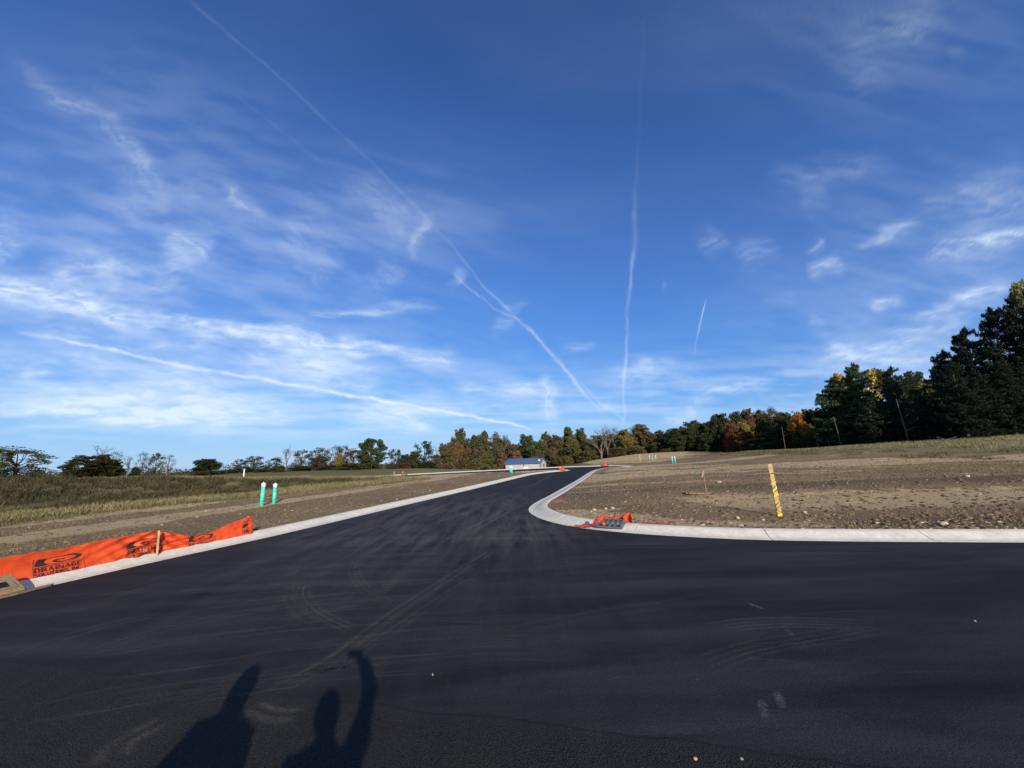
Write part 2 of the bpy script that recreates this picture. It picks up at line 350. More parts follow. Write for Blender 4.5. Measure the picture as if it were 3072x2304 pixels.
B0 = np.array([gp(u, v, .05) for u, v in [(-700, 1640), (-300, 1615), (0, 1580), (217, 1549), (466, 1522), (800, 1492), (1016, 1466), (1250, 1443)]] + [(-14, 45.0), (-22, 41), (-45, 30)])
B0P = np.concatenate([B0, [(-45, 30), (-400, 60), (-400, -60), (-60, -60)]])
RB = np.array([gd(u, v, D)[:2] for u, v, D in [(3900, 1400, 24), (3400, 1390, 27), (3072, 1379, 30), (2700, 1372, 38), (2400, 1366, 48), (2150, 1366, 70), (2040, 1362, 95)]])
RBP = np.concatenate([RB, [(60, 125), (20, 128), (20, 600), (900, 600), (900, -10)]])
def masks(x, y):
    """left-grass depth, right-grass depth (metres beyond the soil edge, negative outside)"""
    wob = (fbm(x*0.35, y*0.35, 4, 5)-0.5)*3.0
    l = seg_dist(x, y, B0); l = np.where(inside_poly(x, y, B0P), l, -l) + wob*0.6
    r = seg_dist(x, y, RB); r = np.where(inside_poly(x, y, RBP), r, -r) + wob*1.6
    far = sstep(0, 3, (y - (75+0.5*np.minimum(x, 0))) - 6*(x > 20)) * (x < 16)
    return l, r, far
def road_d(x, y):
    d = seg_dist(x, y, POLY, True); return np.where(inside_poly(x, y, POLY), -d, d)
def height(x, y, raw=False):
    z = tps(x, y)
    l, r, far = masks(x, y); d = road_d(x, y)
    onbank = sstep(2.0, 6.0, l)
    z = z + onbank*(fbm(x*0.5, y*0.5, 4, 11)-0.5)*0.85*np.exp(-np.maximum(np.hypot(x, y)-60, 0)/40)
    soil = 1-np.clip(onbank, 0, 1)
    z = z + soil*((fbm(x*0.45, y*0.45, 3, 21)-0.5)*0.10 + (fbm(x*2.2, y*2.2, 3, 31)-0.5)*0.06)
    # wheel ruts along the left verge and over the right lot
    s = x*math.cos(ROADDIR)-y*math.sin(ROADDIR)
    rut = np.zeros_like(z)
    for c, w in ((-12.3, .28), (-14.1, .28), (-15.6, .25), (-11.1, .22)):
        rut -= 0.055*np.exp(-((s-c+(fbm(y*0.06, x*0+c, 2, 3)-.5)*1.4)/w)**2)
    t = y+0.16*x
    for c, w in ((21.5, .3), (23.2, .3), (31, .45), (33, .4), (16.0, .22)):
        rut -= 0.06*np.exp(-((t-c+(fbm(x*0.06, x*0+c, 2, 4)-.5)*3)/w)**2)*(x > 3)
    z = z+rut*soil
    k = sstep(0.66, 3.5, d); zz = 0.108 + (z-0.05)*k + (z*0+ (fbm(x*1.7, y*1.7, 3, 41)-0.5)*0.05)*sstep(.68, 1.0, d)*(1-k)
    ramp_ = np.clip((d-0.36)/(0.62-0.36), 0, 1)
    return np.where(d < 0.36, -0.35, np.where(d < 0.62, -0.35+(0.095+0.35)*ramp_, zz))
def hz(x, y): return float(height(np.array([float(x)]), np.array([float(y)]))[0])
def axis(a, b, st, lo, hi, g):
    core = list(np.arange(a, b+1e-6, st)); s = st; v = b
    while v < hi: s *= g; v += s; core.append(v)
    s = st; v = a; pre = []
    while v > lo: s *= g; v -= s; pre.append(v)
    return np.array(pre[::-1]+core)
gx = axis(-30, 36, 0.17, -1500, 1500, 1.055); gy = axis(4, 74, 0.19, -400, 2500, 1.05)
GX, GY = np.meshgrid(gx, gy); GZ = height(GX, GY)
nx, ny = len(gx), len(gy); idx = np.arange(nx*ny).reshape(ny, nx)
quads = np.stack([idx[:-1, :-1], idx[:-1, 1:], idx[1:, 1:], idx[1:, :-1]], -1).reshape(-1, 4)
GL, GR, GF = masks(GX, GY); RD = road_d(GX, GY)
me = mesh_np('ground', np.stack([GX, GY, GZ], -1), quads=quads, mats=[M_GND], smooth=True)
grass = np.maximum(np.maximum(sstep(-0.5, 0.8, GL), sstep(-2.0, 9.0, GR)*.85), GF)
grass = np.maximum(grass, 0.45*sstep(1.5, .7, RD)*sstep(.4, .6, fbm(GX*.3, GY*.3, 3, 8)))
# light verge grass in the left field between the soil and the far street
straw = np.clip(.35*(GR > -3)+sstep(-.5, .5, GL)*sstep(4.0, 2.0, GL)*0.95 + sstep(7, 13, GR)*0.9 + 0.25*fbm(GX*.1, GY*.1, 3, 9), 0, 1)
s_ = GX*math.cos(ROADDIR)-GY*math.sin(ROADDIR); t_ = GY+0.16*GX
dry = sstep(.42, .62, fbm(s_*0.45, (GY*math.cos(ROADDIR)+GX*math.sin(ROADDIR))*0.05, 4, 12))*(GX < 0)*0.9
dry = dry + (GX > 0)*(sstep(.48, .62, fbm(GX*0.07, t_*0.24, 4, 14))*0.9 + 0.95*np.exp(-((t_-15.4)/2.3)**2)*sstep(4.5, 8, GX) + 0.6*sstep(72, 92, GY) + .6*np.exp(-((t_-24.5)/.9)**2)*(GX < 12) + .5*np.exp(-((RD-1.3)/.6)**2)*(GX < 7.5)*(GY < 13))
dark = (GX > 0)*(np.exp(-((RD-1.5)/1.0)**2)*sstep(6.5, 9, GX)*.75 + .7*np.exp(-((t_-20.5)/2.2)**2) + .2*np.exp(-((t_-12.7)/.7)**2)) + .15*(GX < 0)
attr(me, 'grass', grass); attr(me, 'straw', straw); attr(me, 'dry', np.clip(dry, 0, 1.2)); attr(me, 'dark', np.clip(dark, 0, 1.2))
tag(link('ground', me), kind='structure')
# asphalt sheet
tri = tessellate_polygon([[Vector((x, y, 0)) for x, y in POLY]])
me = mesh_np('road', [(x, y, 0) for x, y in POLY], faces=[tuple(t) for t in tri], mats=[M_ASPH])
if me.polygons[0].normal.z < 0: me.flip_normals()
road = tag(link('road', me), kind='structure')
# ------------------------------------------------------------------ kerbs (each cast length a piece)
PROF = [(-0.03, -0.20), (-0.03, 0.006), (0.10, 0.004), (0.22, 0.022), (0.34, 0.062), (0.44, 0.100), (0.52, 0.121), (0.62, 0.128), (0.675, 0.126), (0.69, 0.112), (0.69, -0.30)]
def resample(P, step, sm=3):
    P = np.asarray(P, float)
    for _ in range(sm):                                  # corner cutting keeps the ends
        Q = [P[0]]
        for i in range(len(P)-1): Q += [P[i]*.75+P[i+1]*.25, P[i]*.25+P[i+1]*.75]
        P = np.array(Q+[P[-1]])
    s = np.concatenate([[0], np.cumsum(np.hypot(*np.diff(P, axis=0).T))]); n = int(s[-1]/step)
    t = np.linspace(0, s[-1], n+1); return np.stack([np.interp(t, s, P[:, 0]), np.interp(t, s, P[:, 1])], -1)
def kerb(path, seglen, gaps=()):
    root = empty('kerb', kind='structure')
    P = resample(path, 0.15, 2); T = np.gradient(P, axis=0); T /= np.hypot(T[:, 0], T[:, 1])[:, None]; Nn = np.stack([-T[:, 1], T[:, 0]], -1)
    per = int(seglen/0.15); i = 0
    while i < len(P)-1:
        j = min(i+per, len(P)-1)
        if len(P)-1-j < 4: j = len(P)-1
        mid = P[(i+j)//2]
        V = []; m = j-i+1
        for k in range(i, j+1):
            p = P[k].copy()
            if k == i: p = p+T[k]*0.009
            if k == j: p = p-T[k]*0.009
            w = 0.0035*math.sin(k*1.7)+random.uniform(-.002, .002)
            for d, z in PROF: V.append((p[0]+Nn[k][0]*(d+w*(d > .5)), p[1]+Nn[k][1]*(d+w*(d > .5)), z+(random.uniform(-.0012, .0012) if z > 0.02 else 0)))
        np_ = len(PROF); Q = []
        for a in range(m-1):
            for b in range(np_-1): Q.append((a*np_+b, (a+1)*np_+b, (a+1)*np_+b+1, a*np_+b+1))
        skip = any(math.hypot(mid[0]-g[0], mid[1]-g[1]) < g[2] for g in gaps)
        bm = bmesh.new(); vv = [bm.verts.new(v) for v in V]
        for q in Q: bm.faces.new([vv[x] for x in q])
        bm.faces.new([vv[x] for x in range(np_)]); bm.faces.new([vv[(m-1)*np_+x] for x in range(np_)][::-1])
        bmesh.ops.recalc_face_normals(bm, faces=bm.faces)
        if not skip: bm_obj('kerb_length', bm, M_CONC, root, smooth=False)
        else: bm.free()
        i = j
    return root
kerb(LEFT, 3.0); kerb(FAR+RIGHT, 3.0)
# ------------------------------------------------------------------ dusty wheel marks and shoe prints lying on the asphalt
def decal_mat(name, col, thr=0.45, sc=30, mx=0.5):
    m, nt, b = mat_new(name, 0.9, 0.1); L = nt.links
    b.inputs['Base Color'].default_value = (*col, 1)
    n = noise(nt, sc, 4, 0.7, mapped(nt)); n2 = noise(nt, 2.5, 4, 0.6, mapped(nt))
    f = ramp(nt, math_(nt, 'ADD', math_(nt, 'MULTIPLY', n.outputs[0], .6), math_(nt, 'MULTIPLY', n2.outputs[0], .4)), [(thr-.08, (0,)*3), (thr+.13, (1,)*3)])
    a = math_(nt, 'MULTIPLY', math_(nt, 'MULTIPLY', f.outputs[0], attrn(nt, 'fade')), mx, clamp=True)
    L.new(a, b.inputs['Alpha']); return m
M_DUST = decal_mat('tyre_dust', (0.17, 0.15, 0.125), 0.455, 40, .74); M_PRINT = decal_mat('shoe_dust', (0.34, 0.33, 0.31), 0.52, 60, .5)
TM_V = []; TM_Q = []; TM_F = []
def track(pts, width, inten, tread=2, z=0.004, world=False, fin=.15):
    P = np.array(pts if world else [gp(*p) for p in pts], float); P = resample(P, 0.08, 3)
    T = np.gradient(P, axis=0); T /= np.hypot(T[:, 0], T[:, 1])[:, None]+1e-9; Nn = np.stack([-T[:, 1], T[:, 0]], -1)
    K = 4*tread+1; base = len(TM_V)
    for k in range(len(P)):
        e = min(1, k/len(P)/fin, (len(P)-1-k)/len(P)/fin)
        for j in range(K):
            t = j/(K-1); prof = (math.sin(t*math.pi*tread)**2)*(0.7+.3*math.cos(j*2.1))
            o = (t-.5)*width; TM_V.append((P[k][0]+Nn[k][0]*o, P[k][1]+Nn[k][1]*o, z)); TM_F.append(prof*inten*e)
    for k in range(len(P)-1):
        for j in range(K-1):
            a = base+k*K+j; TM_Q.append((a, a+1, a+K+1, a+K))
track([(924, 1745), (905, 1775), (913, 1800), (945, 1835), (994, 1862), (1090, 1905)], .26, .55, 3)
track([(880, 1740), (862, 1780), (870, 1815), (905, 1850), (960, 1880)], .22, .35, 2)
track([(1110, 1650), (1075, 1675), (1058, 1710), (1076, 1748), (1114, 1787), (1200, 1830)], .26, .45, 3)
track([(1190, 1718), (1180, 1745), (1140, 1778), (1080, 1805), (1010, 1835)], .24, .55, 3)
track([(761, 2107), (900, 2035), (1032, 1961), (1110, 1890), (1230, 1810), (1400, 1700), (1500, 1640)], .3, .5, 2)
track([(820, 2107), (960, 2030), (1080, 1960), (1200, 1880), (1330, 1790), (1480, 1700)], .24, .25, 2)
track([(950, 1650), (900, 1690), (860, 1740)], .22, .3, 2)
track([(700, 1790), (900, 1735), (1100, 1700), (1300, 1690), (1450, 1700)], .3, .3, 2)
track([(1080, 1615), (1250, 1612), (1450, 1618), (1700, 1618)], .28, .55, 1)
track([(1060, 1602), (1150, 1580), (1300, 1545), (1440, 1500), (1520, 1470)], .3, .75, 1)
track([(1200, 1600), (1340, 1560), (1450, 1520), (1530, 1480)], .3, .5, 2)
track([(1350, 1620), (1420, 1585), (1500, 1545), (1545, 1515)], .5, .8, 2)
track([(1420, 1640), (1500, 1580), (1560, 1545)], .35, .5, 2)
track([(1585, 1590), (1588, 1570), (1580, 1545)], .12, .8, 1)
track([(1400, 1520), (1470, 1500), (1540, 1500), (1548, 1515)], .4, .7, 1)
track([(1500, 1470), (1600, 1460), (1660, 1440)], .3, .4, 1)
track([(2130, 1885), (2280, 1868), (2450, 1868), (2640, 1880)], .34, .45, 4)
track([(2080, 2010), (2250, 1945), (2450, 1915), (2640, 1880)], .34, .3, 4)
track([(1500, 1900), (1800, 1840), (2100, 1800)], .4, .2, 2)
for p in ([(0, 1880), (300, 1810), (700, 1760)], [(150, 2000), (500, 1880), (900, 1810), (1300, 1790)], [(0, 1990), (250, 1890), (500, 1840)], [(500, 1760), (850, 1700), (1100, 1670), (1400, 1660)], [(250, 1820), (600, 1720), (900, 1660)]):
    track(p, .35, .28, 2)
track([(500, 2160), (350, 2230), (330, 2290)], .3, .6, 2); track([(750, 2120), (820, 2150), (900, 2145)], .25, .7, 2)
rk = np.random.default_rng(4)
for i in range(46):                                      # fine rake and screed lines of dust, sweeping with the turn of the street
    a_ = rk.uniform(1790, 2230); l0 = rk.uniform(0, .55); l1 = l0+rk.uniform(.25, .6); w_ = rk.uniform(.02, .12); kk = rk.uniform(.75, 1.25)
    P_ = [(-60+t_*1650, a_-kk*(150*math.sin(t_*1.5)+60*t_)+rk.uniform(-6, 6)) for t_ in np.linspace(l0, min(l1, 1), 6)]
    if min(p_[1] for p_ in P_) > 1600: track(P_, w_, rk.uniform(.22, .55), 1, z=.003, fin=.3)
for i in range(30):
    b_ = rk.uniform(1640, 2050); u_ = rk.uniform(1100, 2600); l_ = rk.uniform(250, 700); track([(u_, b_+rk.uniform(-12, 12)), (u_+l_*.5, b_-rk.uniform(0, 26)), (u_+l_, b_+rk.uniform(-12, 12))], rk.uniform(.02, .1), rk.uniform(.12, .32), 1, z=.003, fin=.35)
for i in range(22):                                      # scuffs where lorries turned, inside the side street's mouth
    u_ = rk.uniform(1050, 1540); v_ = rk.uniform(1475, 1600); l_ = rk.uniform(60, 190); an_ = -rk.uniform(.25, .62); track([(u_, v_), (u_+l_*.5, v_+l_*.5*an_-2), (u_+l_, v_+l_*an_)], rk.uniform(.08, .45), rk.uniform(.25, .75), 1, z=.003, fin=.3)
me = mesh_np('tyre_marks', TM_V, quads=TM_Q, mats=[M_DUST]); attr(me, 'fade', TM_F)
o = link('tyre_marks', me, road); o['kind'] = 'stuff'
def shoe_print(u, v, ang, s=1.0):
    cx, cy = gp(u, v); V = []; Q = []; F_ = []
    na, nr = 10, 16
    for i in range(nr):
        t = i/(nr-1); w = 0.048*math.sin(math.pi*min(max(t*.94+.03, 0), 1))**.45*(1-.25*math.exp(-((t-.42)/.14)**2))
        for j in range(na):
            a = j/(na-1)*2-1; lx = a*w*s; ly = (t-.5)*0.24*s
            V.append((cx+lx*math.cos(ang)-ly*math.sin(ang), cy+lx*math.sin(ang)+ly*math.cos(ang), 0.0065))
            F_.append((1-abs(a)**3)*(0.25+.75*(i % 2)))
    for i in range(nr-1):
        for j in range(na-1): a = i*na+j; Q.append((a, a+1, a+na+1, a+na))
    me = mesh_np('shoe_print', V, quads=Q, mats=[M_PRINT]); attr(me, 'fade', F_); return link('shoe_print', me, road)
for a in [(2271, 1821, .3), (2363, 1893, -.25), (2289, 2129, -.5), (2339, 2100, -.4)]: shoe_print(*a)
# ------------------------------------------------------------------ grass, clods, stones (stuff)
def tufts(name, pts, hmin, hmax, wid, blades, mat, lean=.35, label=None, wind=0.0):
    n = len(pts); pts = np.repeat(pts, blades, axis=0); m = len(pts)
    pts = pts + np.concatenate([RNG.normal(0, .07, (m, 2)), np.zeros((m, 1))], 1)
    a = RNG.uniform(0, 2*np.pi, m); h = RNG.uniform(hmin, hmax, m); w = wid*RNG.uniform(.6, 1.4, m)
    dx = np.cos(a)*w; dy = np.sin(a)*w; la = RNG.uniform(0, 2*np.pi, m)
    if wind: la = .35+RNG.normal(0, 1.0-wind, m)+(fbm(pts[:, 0]*.35, pts[:, 1]*.35, 3, 88)-.5)*5
    ln = h*lean*RNG.uniform(.2, 1.5, m)
    lx = np.cos(la)*ln; ly = np.sin(la)*ln; V = np.zeros((m, 4, 3))
    V[:, 0] = pts+np.stack([-dx, -dy, -h*0.1], -1); V[:, 1] = pts+np.stack([dx, dy, -h*0.1], -1)
    V[:, 2] = pts+np.stack([dx*.55+lx*.5, dy*.55+ly*.5, h*.6], -1); V[:, 3] = pts+np.stack([lx, ly, h], -1)
    q = np.arange(m*4).reshape(m, 4)
    me = mesh_np(name, V, quads=q, mats=[mat]); o = link(name, me); tag(o, label, None, None, 'stuff'); return o
def sample(n, x0, x1, y0, y1, cond, power=1.0):
    x = RNG.uniform(x0, x1, n); y = y0+(y1-y0)*RNG.uniform(0, 1, n)**power
    k = cond(x, y); x = x[k]; y = y[k]; return np.stack([x, y, height(x, y)], -1)
M_TALL = grass_mat('tall_grass', [(0.15, (0.020, 0.021, 0.010)), (0.38, (0.050, 0.048, 0.022)), (0.58, (0.100, 0.083, 0.043)), (0.80, (0.165, 0.128, 0.073)), (0.97, (0.11, 0.060, 0.042))], .45)
M_DRYG = grass_mat('dry_grass', [(0.15, (0.11, 0.12, 0.045)), (0.5, (0.25, 0.215, 0.105)), (0.85, (0.40, 0.34, 0.20))], .5)
M_GREENG = grass_mat('green_grass', [(0.15, (0.045, 0.058, 0.020)), (0.5, (0.110, 0.115, 0.045)), (0.85, (0.26, 0.22, 0.115))], .5)
p = sample(330000, -75, -4, 8, 75, lambda x, y: (masks(x, y)[0] > 3.0) & (masks(x, y)[0] < 34) & (np.hypot(x, y) < 90) & (x > -1.45*y-6), 1.25)
p = p[(fbm(p[:, 0]*.7, p[:, 1]*.7, 4, 77)+RNG.normal(0, .05, len(p)) > .40)]
tufts('tall_grass', p[:105000], .08, .40, .012, 3, M_TALL, .5, 'rank brown green grass over the left bank', 0.0)
p = sample(200000, -45, -2, 10, 50, lambda x, y: (masks(x, y)[0] > -0.3) & (masks(x, y)[0] < 3.6) & (x > -1.5*y-4), 1.2)
tufts('dry_grass', p[:22000], .08, .34, .012, 3, M_DRYG, .5, 'pale dry grass strip at the foot of the bank')
p = sample(60000, -45, -2, 10, 50, lambda x, y: (masks(x, y)[0] > -1.2) & (masks(x, y)[0] < 1.2) & (x > -1.5*y-4), 1.2)
tufts('short_green_grass', p[:9000], .05, .16, .012, 3, M_GREENG, .5, 'short green grass along the edge of the left soil')
p = sample(120000, 18, 95, 16, 90, lambda x, y: (masks(x, y)[1] > -1.0) & (masks(x, y)[1] < 12) & (fbm(x*.4, y*.4, 3, 3) > .52), 1.0)
tufts('field_grass', p[:26000], .06, .22, .016, 3, M_GREENG, .5, 'patchy green grass on the right slope')
p = sample(120000, 18, 95, 16, 110, lambda x, y: (masks(x, y)[1] > 8.0) & (masks(x, y)[1] < 34) & (fbm(x*.4, y*.4, 3, 13) > .35), 1.0)
tufts('straw_grass', p[:22000], .1, .32, .02, 3, M_DRYG, .5, 'straw coloured grass along the right crest')
ico = bmesh.new(); bmesh.ops.create_icosphere(ico, subdivisions=1, radius=1.0)
IV = np.array([v.co[:] for v in ico.verts]); IF = np.array([[v.index for v in f.verts] for f in ico.faces]); ico.free()
def lumps(name, pts, smin, smax, mat, flat=.55, label=None, power=3.0):
    n = len(pts); s = smin+(smax-smin)*RNG.uniform(0, 1, n)**power
    V = IV[None]*(1+RNG.uniform(-.28, .28, (n, len(IV), 1)))
    V = V*np.stack([s*RNG.uniform(.7, 1.5, n), s*RNG.uniform(.7, 1.4, n), s*flat*RNG.uniform(.6, 1.3, n)], -1)[:, None, :]
    a = RNG.uniform(0, 6.28, n); c, sn = np.cos(a)[:, None], np.sin(a)[:, None]
    X = V[..., 0]*c-V[..., 1]*sn; Y = V[..., 0]*sn+V[..., 1]*c
    V = np.stack([X, Y, V[..., 2]], -1)+pts[:, None, :]
    Fq = (IF[None]+(np.arange(n)*len(IV))[:, None, None]).reshape(-1, 3)
    me = mesh_np(name, V, faces=Fq, mats=[mat]); return tag(link(name, me), label, None, None, 'stuff')
soilR = lambda x, y: (road_d(x, y) > .75) & (masks(x, y)[1] < 0) & (x > -0.5) & (x < 1.45*y+4)
soilL = lambda x, y: (road_d(x, y) > .75) & (masks(x, y)[0] < 0) & (x < 0) & (x > -1.45*y-4)
p1 = sample(60000, 0, 45, 8.5, 45, soilR, 2.2); p2 = sample(30000, -35, 0, 6, 45, soilL, 1.8)
lumps('soil_clods', np.concatenate([p1[:16000], p2[:5000]]), .012, .085, M_CLOD, .5, 'crumbled dark soil clods over the graded lots', 3.2)
lumps('loose_stones', np.concatenate([p1[16000:16800], p2[5000:5250]]), .010, .055, M_STONE, .6, 'small pale stones strewn over the graded soil', 2.6)
p6 = sample(40000, 6, 22, 6.5, 11, lambda x, y: (road_d(x, y) > .72) & (road_d(x, y) < 2.6), 1.0)
lumps('kerbside_clods', p6[fbm(p6[:, 0]*1.1, p6[:, 1]*1.1, 3, 57) >.5][:1500], .010, .060, M_CLOD, .6, 'dark turned clods along the back of the kerb', 2.6)
p3 = sample(12000, 0, 16, 8.5, 14, lambda x, y: (road_d(x, y) > .72) & (road_d(x, y) < 2.0) & (x > .5), 1.0)
lumps('kerbside_gravel', p3[:700], .006, .036, M_STONE, .6, 'gravel and crumbs along the back of the right kerb', 3.0)
p4 = sample(30000, -1, 45, 8.5, 50, soilR, 1.8); p5 = sample(30000, -35, 0, 6, 45, soilL, 1.8)
p4 = p4[fbm(p4[:, 0]*.5, p4[:, 1]*.5, 3, 50) > .5]; p5 = p5[fbm(p5[:, 0]*.5, p5[:, 1]*.5, 3, 51) > .52]
tufts('sparse_weeds', np.concatenate([p4[:5000], p5[:3000]]), .02, .09, .006, 3, M_DRYG, .8, 'thin dry weeds coming up through the soil')
def rock(name, x, y, s, mat, label, group, z=None):
    bm = bmesh.new(); bmesh.ops.create_icosphere(bm, subdivisions=2, radius=1.0)
    for v in bm.verts: v.co *= 1+random.uniform(-.18, .18)
    bmesh.ops.transform(bm, matrix=Matrix.Rotation(random.uniform(0, 6), 4, 'Z') @ Matrix.Diagonal((s, s*random.uniform(.55, .9), s*.55, 1)), verts=bm.verts)
    o = bm_obj(name, bm, mat, loc=(x, y, (hz(x, y)+s*.25) if z is None else z)); return tag(o, label, 'stone', group)
G1 = 'pale stones on the right lot'
for (u, v, s, lab) in [(1783, 1531, .075, 'pale stone left of the small cluster above the curb inlet'), (1837, 1530, .085, 'largest pale stone in the cluster above the curb inlet'), (1817, 1530, .06, 'smaller pale stone beside the largest one above the curb inlet'),
                       (2222, 1576, .07, 'white stone lying against the kerb left of the tall lath'), (2213, 1556, .075, 'flat pale stone between the tall lath and the kerb'), (2158, 1456, .13, 'pale stone on the lot just right of the flagged stake'),
                       (2630, 1568, .06, 'small bright stone by the kerb right of the tall lath'), (2830, 1573, .10, 'broad brown stone beside the kerb at the right'), (2905, 1453, .12, 'pale flat stone out on the tan soil at the far right'),
                       (2412, 1543, .09, 'long pale stone just right of the foot of the tall lath')]:
    x, y = gp(u, v, .13); rock('stone', x, y, s, M_STONE, lab, G1)
for (u, v, s, lab) in [(1298, 2025, .018, 'tan pebble lying on the dark asphalt right of the shadows'), (2086, 2278, .02, 'pale pebble at the bottom edge of the asphalt'), (2225, 2278, .016, 'dark pebble on the asphalt right of the pale one'), (2924, 1864, .022, 'pale crumb on the asphalt at the right')]:
    s *= .7; x, y = gp(u, v, 0); rock('pebble', x, y, s, M_STONE, lab, 'pebbles on the asphalt', z=s*.3)
# ------------------------------------------------------------------ trees
def leaf_quads(C, size, asp=1.0, updir=None, rnd=1.0):
    n = len(C); a = RNG.normal(size=(n, 3)); 
    if updir is not None: a = a*rnd+updir
    a /= np.linalg.norm(a, axis=1)[:, None]
    b = np.cross(a, RNG.normal(size=(n, 3))); b /= np.linalg.norm(b, axis=1)[:, None]; c = np.cross(a, b)
    s = size*RNG.uniform(.6, 1.4, n)[:, None]; b = b*s*asp; c = c*s
    V = np.zeros((n, 4, 3)); k = RNG.uniform(.15, .5, (n, 1))
    V[:, 0] = C-b; V[:, 1] = C-c*k; V[:, 2] = C+b; V[:, 3] = C+c
    return V
def crown_mesh(name, V): return mesh_np(name, V.reshape(-1, 3), quads=np.arange(len(V)*4).reshape(-1, 4), mats=[M_LEAF])
# all tree meshes are modelled 10 units tall (base 0) and about 8 wide, then scaled
def make_deciduous(seed, n_puff=22, n_leaf=7000, fill=.9, leaf=.17, low=.18, trunkmat=None, shape='round', gap=0.0):
    rs = np.random.default_rng(seed); acc = Acc(); puffs = []
    for i in range(n_puff):
        t = (i+.5)/n_puff; z = low+(1-low)*t
        if shape == 'round': rad = math.sqrt(max(0, 1-((z-.52)/.56)**2))
        elif shape == 'oval': rad = math.sin(math.pi*min(1, max(0, (z-low*.6)/(1.04-low*.6))))**.7*.85
        else: rad = (math.sqrt(max(0, 1-((z-.62)/.42)**2)) if z > .3 else .55)
        an = i*2.4+rs.uniform(-.5, .5); rr = rad*3.3*rs.uniform(.45, 1.0)
        s = rs.uniform(.75, 1.55)*(.65+.35*rad)
        puffs.append((rr*math.cos(an), rr*math.sin(an), z*10-s*.6, s))
    puffs.append((rs.uniform(-.5, .5), rs.uniform(-.5, .5), 9.0, .95))
    top = Vector((rs.uniform(-.3, .3), rs.uniform(-.3, .3), 6.8))
    acc.tube([(0, 0, -.4), (0.03, 0.02, 1.5), top*.55, top], [.30, .23, .15, .05], 7)
    for (x, y, z, s) in puffs:
        z0 = max(1.2, z*.55-rs.uniform(0, .8)); st = Vector((top.x*z0/6.8, top.y*z0/6.8, z0)); e = Vector((x, y, z)); m = st.lerp(e, .5)+Vector((rs.uniform(-.25, .25), rs.uniform(-.25, .25), -.15))
        acc.tube([st, m, e], [.10, .06, .02], 5)
        for k in range(3):
            d = Vector(rs.normal(size=3)); d.normalize(); acc.tube([m.lerp(e, .5), e+d*s*.8], [.03, .008], 3)
    L = []; per = np.array([p[3]**2 for p in puffs]); per = (per/per.sum()*n_leaf).astype(int)
    for (x, y, z, s), k in zip(puffs, per):
        sub = rs.normal(size=(7, 3)); sub /= np.linalg.norm(sub, axis=1)[:, None]; sub *= s*.62
        w = rs.integers(0, 7, k); d = rs.normal(size=(k, 3)); d /= np.linalg.norm(d, axis=1)[:, None]
        r = s*.55*rs.uniform(.25, 1.0, k)**.45
        c = sub[w]+d*r[:, None]*np.array([1.15, 1.15, .8]); L.append(c+np.array([x, y, z]))
    C = np.concatenate(L)
    if gap > 0:
        nn = fbm(C[:, 0]*1.1+C[:, 1]*.7+50, C[:, 2]*1.1-C[:, 1]*.5+50, 2, seed); C = C[nn > gap]
    C[:, 2] = np.clip(C[:, 2], .15, 10.2)
    return acc.mesh('trunk', trunkmat or M_BARK), crown_mesh('crown', leaf_quads(C, leaf, 1.0, np.array([0, -.2, .35])))
def make_bush(seed, n_leaf=9500, leaf=.24):
    rs = np.random.default_rng(seed); L = []; acc = Acc()
    NP = 52
    for i in range(NP):
        z = rs.uniform(.02, .88)**1.15; an = i*2.4; rad = math.sqrt(max(.02, 1-(max(z-.25, 0)/.72)**2)); rr = rad*3.2*rs.uniform(.25, 1)
        s = rs.uniform(.9, 1.6); x, y = rr*math.cos(an), rr*math.sin(an)
        k = n_leaf//NP; d = rs.normal(size=(k, 3)); d /= np.linalg.norm(d, axis=1)[:, None]
        L.append(np.array([x, y, z*10])+d*(s*rs.uniform(.2, 1, k)**.5)[:, None])
        acc.tube([(0, 0, -.2), (x*.4, y*.4, z*4), (x, y, z*10)], [.1, .06, .02], 4)
    C = np.concatenate(L); C[:, 2] = np.clip(C[:, 2], .05, 10.1)
    return acc.mesh('stem', M_BARK), crown_mesh('crown', leaf_quads(C, leaf, 1.0, np.array([0, 0, .3])))
def make_bare(seed, mat, dens=4, spread=.55):
    rs = np.random.default_rng(seed); acc = Acc()
    def grow(p, d, ln, r, lev):
        q = p+d*ln*.5+Vector(rs.normal(size=3))*ln*.05; e = q+(d+Vector((0, 0, .12))).normalized()*ln*.5
        acc.tube([p, q, e], [r, r*.8, r*.6], 6 if lev < 2 else 3)
        if lev >= 5: return
        k = dens if lev < 4 else 3
        for i in range(k):
            a = rs.uniform(0, 6.28); sp = spread*rs.uniform(.5, 1.2); t = Vector((math.cos(a), math.sin(a), rs.uniform(-.1, .5)))
            nd = (d*(1-sp*.4)+t*sp).normalized(); st = p.lerp(e, rs.uniform(.45, 1.0)); grow(st, nd, ln*rs.uniform(.55, .75), max(r*.55, .018), lev+1)
    grow(Vector((0, 0, -.3)), Vector((rs.uniform(-.06, .06), 0, 1)), 3.9, .24, 0)
    V = np.array(acc.v); top = V[:, 2].max(); s = 10/top; V[:, 2] *= s; w = np.abs(V[:, :2]).max(); V[:, :2] *= 4.0/w
    V[:, :2] += 0; acc.v = [tuple(v) for v in V]
    return acc.mesh('trunk', mat), None
